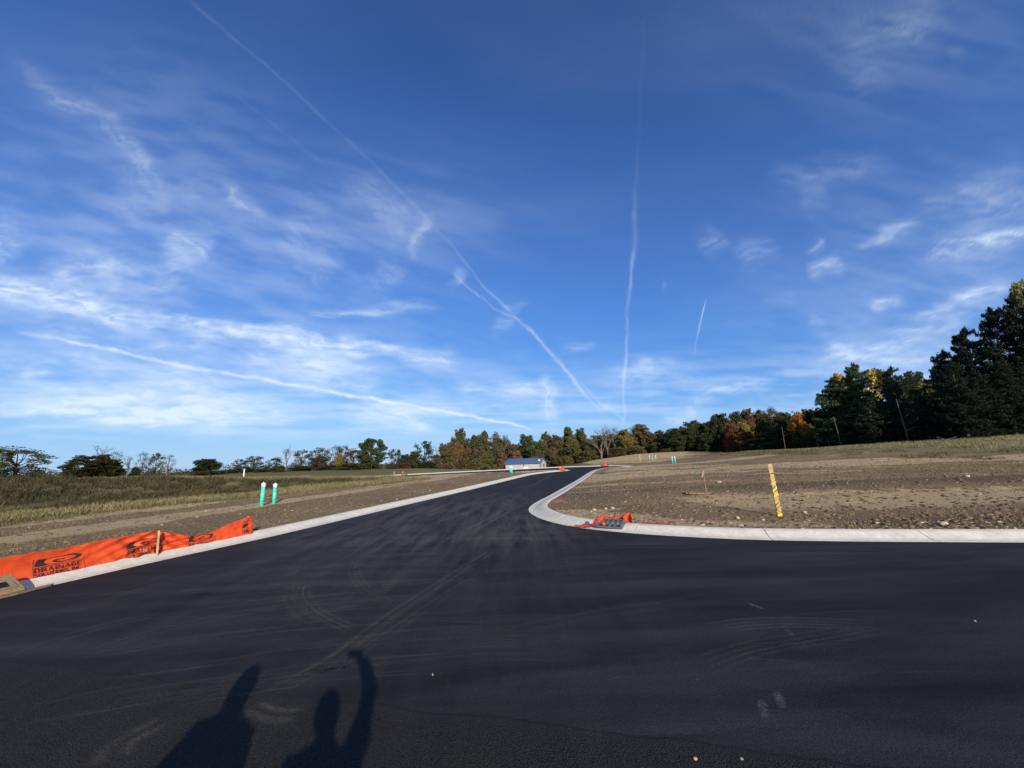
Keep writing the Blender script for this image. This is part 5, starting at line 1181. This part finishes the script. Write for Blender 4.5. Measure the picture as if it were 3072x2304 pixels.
CST = [  # polyline in picture measurements, half width, strength
 ([(-150, 830), (0, 854), (157, 886), (353, 948), (500, 965)], 42, .75), ([(353, 948), (666, 980), (940, 1034), (1180, 1062), (1410, 1089)], 17, .85), ([(500, 985), (760, 1012), (1000, 1060)], 30, .25),
 ([(-100, 1195), (0, 1207), (470, 1246), (760, 1252), (1019, 1254)], 30, .72), ([(274, 1168), (509, 1199)], 22, .4), ([(-50, 1215), (300, 1225), (800, 1235)], 40, .35),
 ([(20, 180), (160, 280), (274, 353), (392, 455), (480, 560), (533, 666)], 26, .30), ([(340, 440), (440, 560), (520, 640)], 60, .16), ([(300, 560), (480, 650)], 70, .10),
 ([(502, 705), (627, 784)], 46, .40), ([(235, 807), (470, 823), (600, 810)], 50, .36), ([(-60, 650), (0, 720), (47, 784)], 60, .45), ([(120, 830), (300, 790), (320, 740)], 30, .35),
 ([(643, 525), (705, 596), (807, 666)], 11, .36), ([(560, 540), (620, 600)], 30, .16), ([(823, 690), (1019, 823)], 90, .17), ([(1050, 540), (1150, 620), (1230, 700)], 40, .20), ([(1235, 705), (1240, 770)], 10, .3), ([(1290, 650), (1230, 730)], 20, .28),
 ([(862, 913), (980, 936), (1150, 936), (1332, 929)], 13, .34), ([(1100, 800), (1200, 860)], 60, .15), ([(1356, 815), (1400, 850)], 20, .2), ([(1480, 960), (1560, 960)], 30, .25),
 ([(666, 1058), (860, 1085), (1097, 1120)], 34, .30), ([(720, 1020), (1000, 1100), (1180, 1110)], 26, .24), ([(880, 1115), (1060, 1150), (1160, 1130)], 24, .35), ([(1332, 1128), (1440, 1150), (1536, 1162), (1640, 1185)], 20, .50), ([(1200, 1100), (1340, 1075), (1410, 1090)], 18, .35),
 ([(470, 1160), (700, 1180), (980, 1223)], 26, .42), ([(40, 1060), (400, 1100), (760, 1160)], 26, .26), ([(280, 1010), (520, 1030), (760, 1030)], 18, .30), ([(60, 985), (200, 1000), (330, 1025)], 20, .32), ([(1019, 1222), (1180, 1240), (1332, 1278)], 30, .55), ([(1050, 1215), (1500, 1245)], 20, .3), ([(1200, 1195), (1450, 1210), (1700, 1200)], 22, .28),
 ([(60, 1120), (180, 1110)], 20, .3), ([(0, 1160), (300, 1165), (560, 1150)], 26, .25), ([(1640, 1110), (1660, 1200), (1668, 1290)], 18, .42), ([(1500, 1170), (1700, 1190)], 24, .3),
 ([(1680, 1042), (1790, 1040)], 14, .25), ([(1785, 1165), (1860, 1130), (1951, 1089), (2010, 1095), (2110, 1138)], 20, .42), ([(1900, 1130), (1980, 1100)], 30, .25), ([(1800, 1210), (1870, 1250)], 12, .35),
 ([(2061, 1212), (2100, 1180), (2170, 1160), (2330, 1150)], 16, .48), ([(2040, 1235), (2075, 1215)], 14, .3), ([(1950, 1245), (2060, 1250)], 12, .2), ([(2200, 1205), (2500, 1230)], 22, .30), ([(2440, 1250), (2800, 1200)], 60, .25),
 ([(2476, 196), (2560, 140), (2680, 80), (2853, 16)], 70, .17), ([(2640, 120), (2790, 60)], 26, .12), ([(2520, 260), (2640, 180)], 50, .10), ([(2850, 160), (2910, 150)], 20, .12), ([(2288, 509), (2400, 540), (2492, 517), (2672, 502)], 34, .16), ([(2400, 620), (2480, 560)], 40, .10),
 ([(2422, 815), (2480, 800), (2539, 790)], 20, .44), ([(2560, 760), (2660, 700), (2759, 658)], 18, .34), ([(2414, 760), (2476, 705)], 14, .26), ([(2100, 755), (2170, 710)], 36, .14), ([(2200, 790), (2330, 725)], 30, .18),
 ([(2780, 795), (2829, 752), (2947, 737), (3120, 685)], 30, .62), ([(2868, 666), (3000, 600), (3150, 530)], 60, .22), ([(2700, 640), (3000, 560)], 40, .15), ([(2868, 901), (2940, 880), (3060, 862)], 20, .62), ([(2760, 940), (2900, 905)], 16, .25), ([(2618, 933), (2680, 912), (2743, 893)], 13, .38), ([(2425, 968), (2490, 965)], 10, .26), ([(2260, 905), (2400, 900)], 14, .16), ([(1990, 845), (2020, 840)], 12, .1),
 ([(2420, 1112), (2500, 1090), (2594, 1074), (2720, 1040), (2829, 1003)], 34, .62), ([(2480, 1040), (2580, 1055)], 14, .40), ([(2600, 1100), (2800, 1080), (2860, 1050)], 40, .3), ([(2700, 1000), (2860, 950), (2960, 930)], 36, .3)]
def azel(u, v):
    d = ray(u, v); return math.degrees(math.atan2(d.x, d.y)), math.degrees(math.atan2(d.z, math.hypot(d.x, d.y)))
def cirrus():
    az = np.concatenate([np.arange(-180, -60, 1.5), np.arange(-60, 60, .22), np.arange(60, 181.4, 1.5)]); el = np.concatenate([np.arange(-1, 40, .2), np.arange(40, 60, .4), np.arange(60, 89, 1.5)])
    A, E_ = np.meshgrid(az, el); ca = np.cos(np.radians(E_)); X = np.sin(np.radians(A))*ca; Y = np.cos(np.radians(A))*ca; Z = np.sin(np.radians(E_))
    # to picture measurements, so the strokes above can be laid out, with drifting wobble
    f = Y*math.cos(PITCH)+Z*math.sin(PITCH); fr = f > .12; f = np.where(fr, f, 1.0); yr = Z*math.cos(PITCH)-Y*math.sin(PITCH); k = F_PX/f; xr = X*k; yr = yr*k
    c, s = math.cos(ROLL), math.sin(ROLL); U = (xr*c-yr*s+512)*3; V = (384-(xr*s+yr*c))*3
    U0 = U.copy(); V0 = V.copy()
    U = U+(fbm(U0/170, V0/90, 4, 61)-.5)*90+(fbm(U0/45, V0/25, 3, 65)-.5)*26; V = V+(fbm(U0/200, V0/90, 4, 62)-.5)*62+(fbm(U0/45, V0/25, 3, 63)-.5)*24
    D_ = np.zeros_like(U)
    for si, (pts, w, st_) in enumerate(CST):
        mn = np.full(U.shape, 1e9); tt = np.zeros_like(U); sgn = np.zeros_like(U)
        L_ = 0; tot = sum(math.dist(pts[i], pts[i+1]) for i in range(len(pts)-1))
        for i in range(len(pts)-1):
            x1, y1 = pts[i]; x2, y2 = pts[i+1]; dx, dy = x2-x1, y2-y1; l2 = dx*dx+dy*dy; t = np.clip(((U-x1)*dx+(V-y1)*dy)/l2, 0, 1); d = np.hypot(U-x1-t*dx, V-y1-t*dy)
            b = d < mn; mn = np.where(b, d, mn); sgn = np.where(b, ((U-x1)*dy-(V-y1)*dx)/math.sqrt(l2), sgn); tt = np.where(b, (L_+t*math.sqrt(l2))/tot, tt); L_ += math.sqrt(l2)
        near = mn < w*3.2
        fb = np.zeros_like(U); al = tt[near]*tot; ac = sgn[near]
        fb[near] = .55*fbm(al/150+si*7.7, ac/(6+w*.16)+al/260, 4, 200+si)+.45*fbm(al/46+si*3.1, ac/9+al/120, 3, 300+si)
        dd = mn/(w*1.3)*(1+.9*(fb-.5))
        D_ = D_+st_*np.exp(-dd**2)*sstep(-.05, .32, tt)*sstep(1.05, .68, tt)*np.clip(.42+1.1*sstep(.30, .70, fb), 0, 1.6)*.64
    D_ = np.where(fr, D_, 0)
    fibre = fbm(U0/70+V0/60, V0/13-U0/130, 4, 71); fibre2 = fbm(U0/26, V0/12, 3, 73)
    D_ = D_*(.75+.5*sstep(.3, .75, fibre))
    D_ = D_*(.55+.45*sstep(48, 18, E_))
    for (cu, cv_, ru, rv, st2) in [(300, 760, 520, 330, .20), (200, 1050, 620, 200, .26), (900, 1120, 520, 150, .22), (950, 740, 420, 200, .13), (1500, 1180, 420, 130, .16), (2800, 760, 420, 230, .15), (2750, 1040, 420, 130, .26), (2700, 150, 420, 190, .10), (430, 420, 330, 260, .10), (1250, 640, 260, 180, .10)]:
        D_ = D_+np.where(fr, .62*st2*np.exp(-((U-cu)/ru)**2-((V-cv_)/rv)**2), 0)*(.25+1.15*sstep(.28, .78, fbm(U0/190+V0/260, V0/40-U0/150, 6, 75)))
    # faint veil low over the horizon and thin generic cirrus all round
    px_ = X/np.maximum(Z, .03); py_ = Y/np.maximum(Z, .03)
    gen = sstep(.52, .8, fbm(px_*.5+9, py_*1.4+4, 5, 81))*.35*sstep(1, 8, E_)
    inview = fr & (U0 > -200) & (U0 < 3270) & (V0 > -200)
    side = np.where(inview, .12, 1.0)
    D_ = D_+gen*side+.30*np.exp(-((E_-5.5)/5.5)**2)*sstep(2.0, 4.5, E_)*sstep(.25, .75, fbm(U0/160, V0/16, 4, 74))
    D_ = D_*sstep(-.5, .8, E_)
    R_ = 9000.0; n_a, n_e = len(az), len(el); idx = np.arange(n_a*n_e).reshape(n_e, n_a)
    q = np.stack([idx[:-1, :-1], idx[:-1, 1:], idx[1:, 1:], idx[1:, :-1]], -1).reshape(-1, 4)
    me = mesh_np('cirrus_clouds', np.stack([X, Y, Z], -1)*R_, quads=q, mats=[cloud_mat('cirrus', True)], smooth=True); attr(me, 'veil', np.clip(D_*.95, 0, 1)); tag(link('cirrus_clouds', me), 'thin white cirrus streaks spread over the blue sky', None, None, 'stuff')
cirrus()
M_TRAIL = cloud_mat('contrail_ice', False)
def contrail(pts, label, rough=4.0, gain=1.0):
    """pts: (u, v, half width, strength)"""
    P = np.array(pts, float); s = np.concatenate([[0], np.cumsum(np.hypot(*np.diff(P[:, :2], axis=0).T))]); n = max(30, int(s[-1]/6)); t = np.linspace(0, s[-1], n)
    C = np.stack([np.interp(t, s, P[:, i]) for i in range(4)], -1); k = np.ones(9)/9
    for i in (0, 1): pad = np.pad(C[:, i], 4, mode='reflect', reflect_type='odd'); C[:, i] = np.convolve(pad, k, 'valid')
    T_ = np.gradient(C[:, :2], axis=0); T_ /= np.hypot(*T_.T)[:, None]; Nn = np.stack([-T_[:, 1], T_[:, 0]], -1)
    w = (fbm(t/60, t*0+len(pts), 4, 91)-.5)*rough*2+(fbm(t/16, t*0+3, 3, 92)-.5)*rough
    V = []; F_ = []; Q = []; K = 9; R_ = 8600.0
    for i in range(n):
        hw = C[i, 2]*(1+.5*(vnoise(np.array([t[i]/25]), np.array([1.0]), 5)[0]-.5)); fade = min(1, i/4, (n-1-i)/4)
        lump = .65+.7*vnoise(np.array([t[i]/18]), np.array([7.0]), 6)[0]
        for j in range(K):
            o = (j/(K-1)*2-1); p = C[i, :2]+Nn[i]*(o*hw*1.25+w[i]); d = ray(p[0], p[1]).normalized()*R_; V.append(d[:]); F_.append(math.exp(-(o*1.9)**2)*(C[i, 3]**1.6)*.62*gain*(.55+.45*min(1, C[i, 1]/1000))*lump*fade)
    for i in range(n-1):
        for j in range(K-1): a = i*K+j; Q.append((a, a+1, a+K+1, a+K))
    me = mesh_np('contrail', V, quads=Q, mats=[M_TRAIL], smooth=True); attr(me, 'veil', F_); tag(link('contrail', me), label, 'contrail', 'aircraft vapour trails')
contrail([(40, 993, 9, .25), (200, 1020, 9, .6), (470, 1081, 8, .62), (862, 1152, 8, .7), (1175, 1207, 8, .75), (1400, 1248, 7, .7), (1536, 1270, 6, .6), (1612, 1290, 5, .45)], 'long low vapour trail running from the left edge down towards the barn', 5, 1.9)
contrail([(560, -6, 6, .26), (862, 251, 7, .24), (1097, 470, 6, .2), (1254, 627, 8, .28), (1332, 710, 6, .2), (1400, 790, 6, .28), (1440, 850, 6, .42), (1536, 940, 8, .5)], 'faint diagonal vapour trail coming down from the top left', 3)
contrail([(1350, 812, 5, .3), (1434, 886, 5, .42), (1500, 935, 6, .3), (1540, 945, 7, .5), (1630, 1034, 9, .62), (1716, 1128, 9, .65), (1765, 1190, 7, .55), (1818, 1252, 5, .4)], 'diagonal vapour trail ending above the wood right of the barn', 6)
contrail([(682, 266, 6, .12), (830, 380, 6, .14), (980, 502, 8, .12)], 'very faint vapour trail parallel to the upper diagonal one', 2)
contrail([(1934, -6, 10, .06), (1926, 200, 9, .10), (1918, 400, 9, .09), (1906, 560, 9, .16), (1904, 620, 10, .34), (1908, 705, 11, .30), (1896, 790, 7, .5), (1890, 860, 7, .48), (1882, 940, 7, .36), (1882, 1020, 6, .4), (1876, 1080, 7, .6), (1873, 1150, 7, .55), (1866, 1185, 7, .45), (1876, 1230, 8, .6), (1866, 1285, 6, .4)], 'vertical vapour trail falling to the wood right of centre', 4)
contrail([(2119, 892, 2.6, .75), (2100, 970, 3, .6), (2086, 1040, 3, .45), (2080, 1085, 2, .15)], 'short thin bright vapour trail high above the right lot', 1)
contrail([(1725, 1130, 5, .3), (1790, 1200, 7, .4), (1850, 1240, 6, .4), (1890, 1278, 4, .2)], 'short second vapour trail crossing low above the wood', 4)
# ------------------------------------------------------------------ the two people whose shadows fall on the asphalt
def skin_body(name, verts, edges, rads, mat, root, sub=2, rootv=0):
    me = bpy.data.meshes.new(name); me.from_pydata([tuple(v) for v in verts], edges, []); me.update(); me.materials.append(mat)
    o = link(name, me, root); sk = o.modifiers.new('skin', 'SKIN'); sk.use_smooth_shade = True
    ly = me.skin_vertices[0] if me.skin_vertices else None
    if ly is None:
        bpy.context.view_layer.objects.active = o
    for i, r in enumerate(rads): ly.data[i].radius = (r, r) if not isinstance(r, tuple) else r; ly.data[i].use_root = (i == rootv)
    ss = o.modifiers.new('smooth', 'SUBSURF'); ss.levels = sub; ss.render_levels = sub; return o
M_SKIN = simple('skin', (.55, .36, .27), .6, .3, .06); M_JACKET = simple('dark_jacket', (.05, .06, .09), .85, .2, .15); M_JEANS = simple('jeans', (.06, .08, .13), .85, .2, .2); M_HAIR = simple('brown_hair', (.06, .035, .02), .7); M_COAT = simple('grey_coat', (.16, .16, .17), .9, .15, .15)
def person(loc, rz, hgt, label, arms, coat, wide=1.0, hairlong=False):
    root = empty('person', loc, rz, label=label, cat='person'); k = hgt/1.75
    V = [(0, 0, .95), (0, -.005, 1.10), (0, 0, 1.28), (0, .005, 1.43), (0, .01, 1.52), (0, .015, 1.60), (0, .01, 1.68),       # 0-6 pelvis..head
         (-.10, 0, .90), (-.115, .01, .50), (-.12, -.02, .09), (-.13, .13, .035), (.10, 0, .90), (.115, .01, .50), (.12, -.02, .09), (.13, .13, .035),
         (-.17, 0, 1.42), (.17, 0, 1.42)]
    E_ = [(0, 1), (1, 2), (2, 3), (3, 4), (4, 5), (5, 6), (0, 7), (7, 8), (8, 9), (9, 10), (0, 11), (11, 12), (12, 13), (13, 14), (3, 15), (3, 16)]
    Rr = [(.16*wide, .115), (.155*wide, .11), (.165*wide, .115), (.12*wide, .09), (.055, .055), (.085, .10), (.08, .095), .09, .062, .045, .04, .09, .062, .045, .04, .07, .07]
    V = [Vector(v)*k for v in V]; Rr = [tuple(x*k for x in r) if isinstance(r, tuple) else r*k for r in Rr]
    for side, pts in zip((15, 16), arms):
        prev = side
        for (p, r) in zip(pts, (.055, .042, .030, .034)):
            V.append(Vector(p)); Rr.append(r); E_.append((prev, len(V)-1)); prev = len(V)-1
        wrist = Vector(pts[2]); palm = Vector(pts[3]); d = (palm-wrist).normalized(); sd = d.cross(Vector((0, 1, .2))).normalized()
        for f in range(4):
            b = palm+sd*(.028-.019*f); ln = (.075, .085, .078, .06)[f]; m_ = b+d*ln*.5+Vector((0, .012, 0)); e = m_+(d+Vector((0, .6, 0))).normalized()*ln*.5
            for q, r in ((b+d*.02, .0095), (m_, .0088), (e, .0075)): V.append(q); Rr.append(r); E_.append((prev if q is not m_ and q is not e else len(V)-2, len(V)-1))
        b = wrist.lerp(palm, .5)+sd*.03; V += [b, b+sd*.03+d*.03, b+sd*.04+d*.06]; Rr += [.011, .010, .008]; E_ += [(prev, len(V)-3), (len(V)-3, len(V)-2), (len(V)-2, len(V)-1)]
    body = skin_body('body', V, E_, Rr, coat, root)
    # head details, hair
    bm = bmesh.new(); bmesh.ops.create_uvsphere(bm, u_segments=20, v_segments=14, radius=.104*k)
    bmesh.ops.transform(bm, matrix=Matrix.Translation((0, .0, 1.655*k)) @ Matrix.Diagonal((.82, 1.0, 1.16, 1)), verts=bm.verts); head = bm_obj('head', bm, M_SKIN, root, True)
    bm = bmesh.new(); bmesh.ops.create_uvsphere(bm, u_segments=20, v_segments=14, radius=.112*k)
    for v in list(bm.verts):
        if v.co.z < -.02*k and v.co.y > -.02*k: bm.verts.remove(v)
    bmesh.ops.transform(bm, matrix=Matrix.Translation((0, -.012*k, 1.675*k)) @ Matrix.Diagonal((.86, 1.0, 1.2 if not hairlong else 1.55, 1)), verts=bm.verts); bm_obj('hair', bm, M_HAIR, root, True)
    bm = bmesh.new()
    bmesh.ops.create_cone(bm, segments=8, radius1=.018*k, radius2=.006*k, depth=.045*k, matrix=Matrix.Translation((0, .108*k, 1.645*k))); bm_obj('nose', bm, M_SKIN, head)
    for sx_ in (-1, 1):
        bm = bmesh.new(); bmesh.ops.create_uvsphere(bm, u_segments=10, v_segments=8, radius=.012*k, matrix=Matrix.Translation((sx_*.034*k, .092*k, 1.672*k))); bm_obj('eye', bm, M_CAP, head, True)
        bm = bmesh.new(); bmesh.ops.create_uvsphere(bm, u_segments=10, v_segments=8, radius=.028*k); bmesh.ops.transform(bm, matrix=Matrix.Translation((sx_*.088*k, 0, 1.65*k)) @ Matrix.Diagonal((.35, .7, 1.1, 1)), verts=bm.verts); bm_obj('ear', bm, M_SKIN, head, True)
    bm = bmesh.new(); bmesh.ops.create_uvsphere(bm, u_segments=10, v_segments=8, radius=.02*k); bmesh.ops.transform(bm, matrix=Matrix.Translation((0, .092*k, 1.605*k)) @ Matrix.Diagonal((1.2, .4, .35, 1)), verts=bm.verts); bm_obj('mouth', bm, simple('lips', (.4, .18, .15)), head, True)
    # legs of the trousers and shoes follow the body
    for sx_ in (-1, 1):
        a = Acc(); a.tube([(sx_*.095*k, 0, .93*k), (sx_*.118*k, .01*k, .5*k), (sx_*.12*k, -.02*k, .08*k)], [.105*k, .078*k, .066*k], 14); link('trouser_leg', a.mesh('trouser_leg', M_JEANS), root)
        bm = bmesh.new(); add_box(bm, Vector((sx_*.125*k, .055*k, .045*k)), (.10*k, .29*k, .09*k), None, .025*k); bm_obj('shoe', bm, M_BLACK, root, True)
    # jacket skirt so the silhouette is clothed, not tubular
    a = Acc(); n0 = len(a.v); a.tube([(0, 0, .80*k), (0, 0, 1.0*k), (0, 0, 1.25*k), (0, 0, 1.40*k), (0, 0, 1.47*k)], [.19*wide*k, .20*wide*k, .205*wide*k, .185*wide*k, .07*k], 20)
    a.v = [(v[0]*1.12, v[1]*.68, v[2]) for v in a.v]; link('jacket', a.mesh('jacket', coat), root)
    for side, pts in zip((-1, 1), arms):
        a = Acc(); a.tube([Vector((side*.17*k, 0, 1.42*k)), Vector(pts[0]), Vector(pts[1]), Vector(pts[2])], [.095*k, .080*k, .070*k, .056*k], 12); link('sleeve', a.mesh('sleeve', coat), root)
    return root
# photographer: right arm up, phone held just behind the viewpoint
PX, PY = -.06, -.33
person((PX, PY, 0), 0, 1.74, 'person in a dark jacket holding a phone overhead with the right hand',
       [[(-.27, -.02, 1.22), (-.30, .02, 1.02), (-.29, .08, .82), (-.29, .10, .74)], [(.245, .02, 1.52), (.31, .10, 1.76), (.21, .21, 1.925), (.13, .25, 1.945)]], M_JACKET)
ph = empty('phone', (0.0, -.03, EYE-.005), label='dark phone held up by the photographer', cat='phone'); ph.rotation_euler = (PITCH, 0, 0)
bm = bmesh.new(); add_box(bm, Vector((.03, 0, 0)), (.155, .009, .076), None, .003); bm_obj('phone_body', bm, M_BLACK, ph)
bm = bmesh.new(); bmesh.ops.create_cone(bm, cap_ends=True, segments=16, radius1=.008, radius2=.008, depth=.004, matrix=Matrix.Translation((0, .0068, 0)) @ Matrix.Rotation(math.pi/2, 4, 'X')); bm_obj('lens', bm, M_IRON, ph)
# companion to the left
person((-1.00, .06, 0), -.2, 1.74, 'person in a grey coat standing left of the photographer with hands at the waist',
       [[(-.29, -.04, 1.16), (-.34, .00, 1.02), (-.22, .14, .98), (-.15, .17, .97)], [(.24, -.03, 1.14), (.28, .02, 1.0), (.18, .15, .98), (.12, .17, .97)]], M_COAT, 1.3, True)
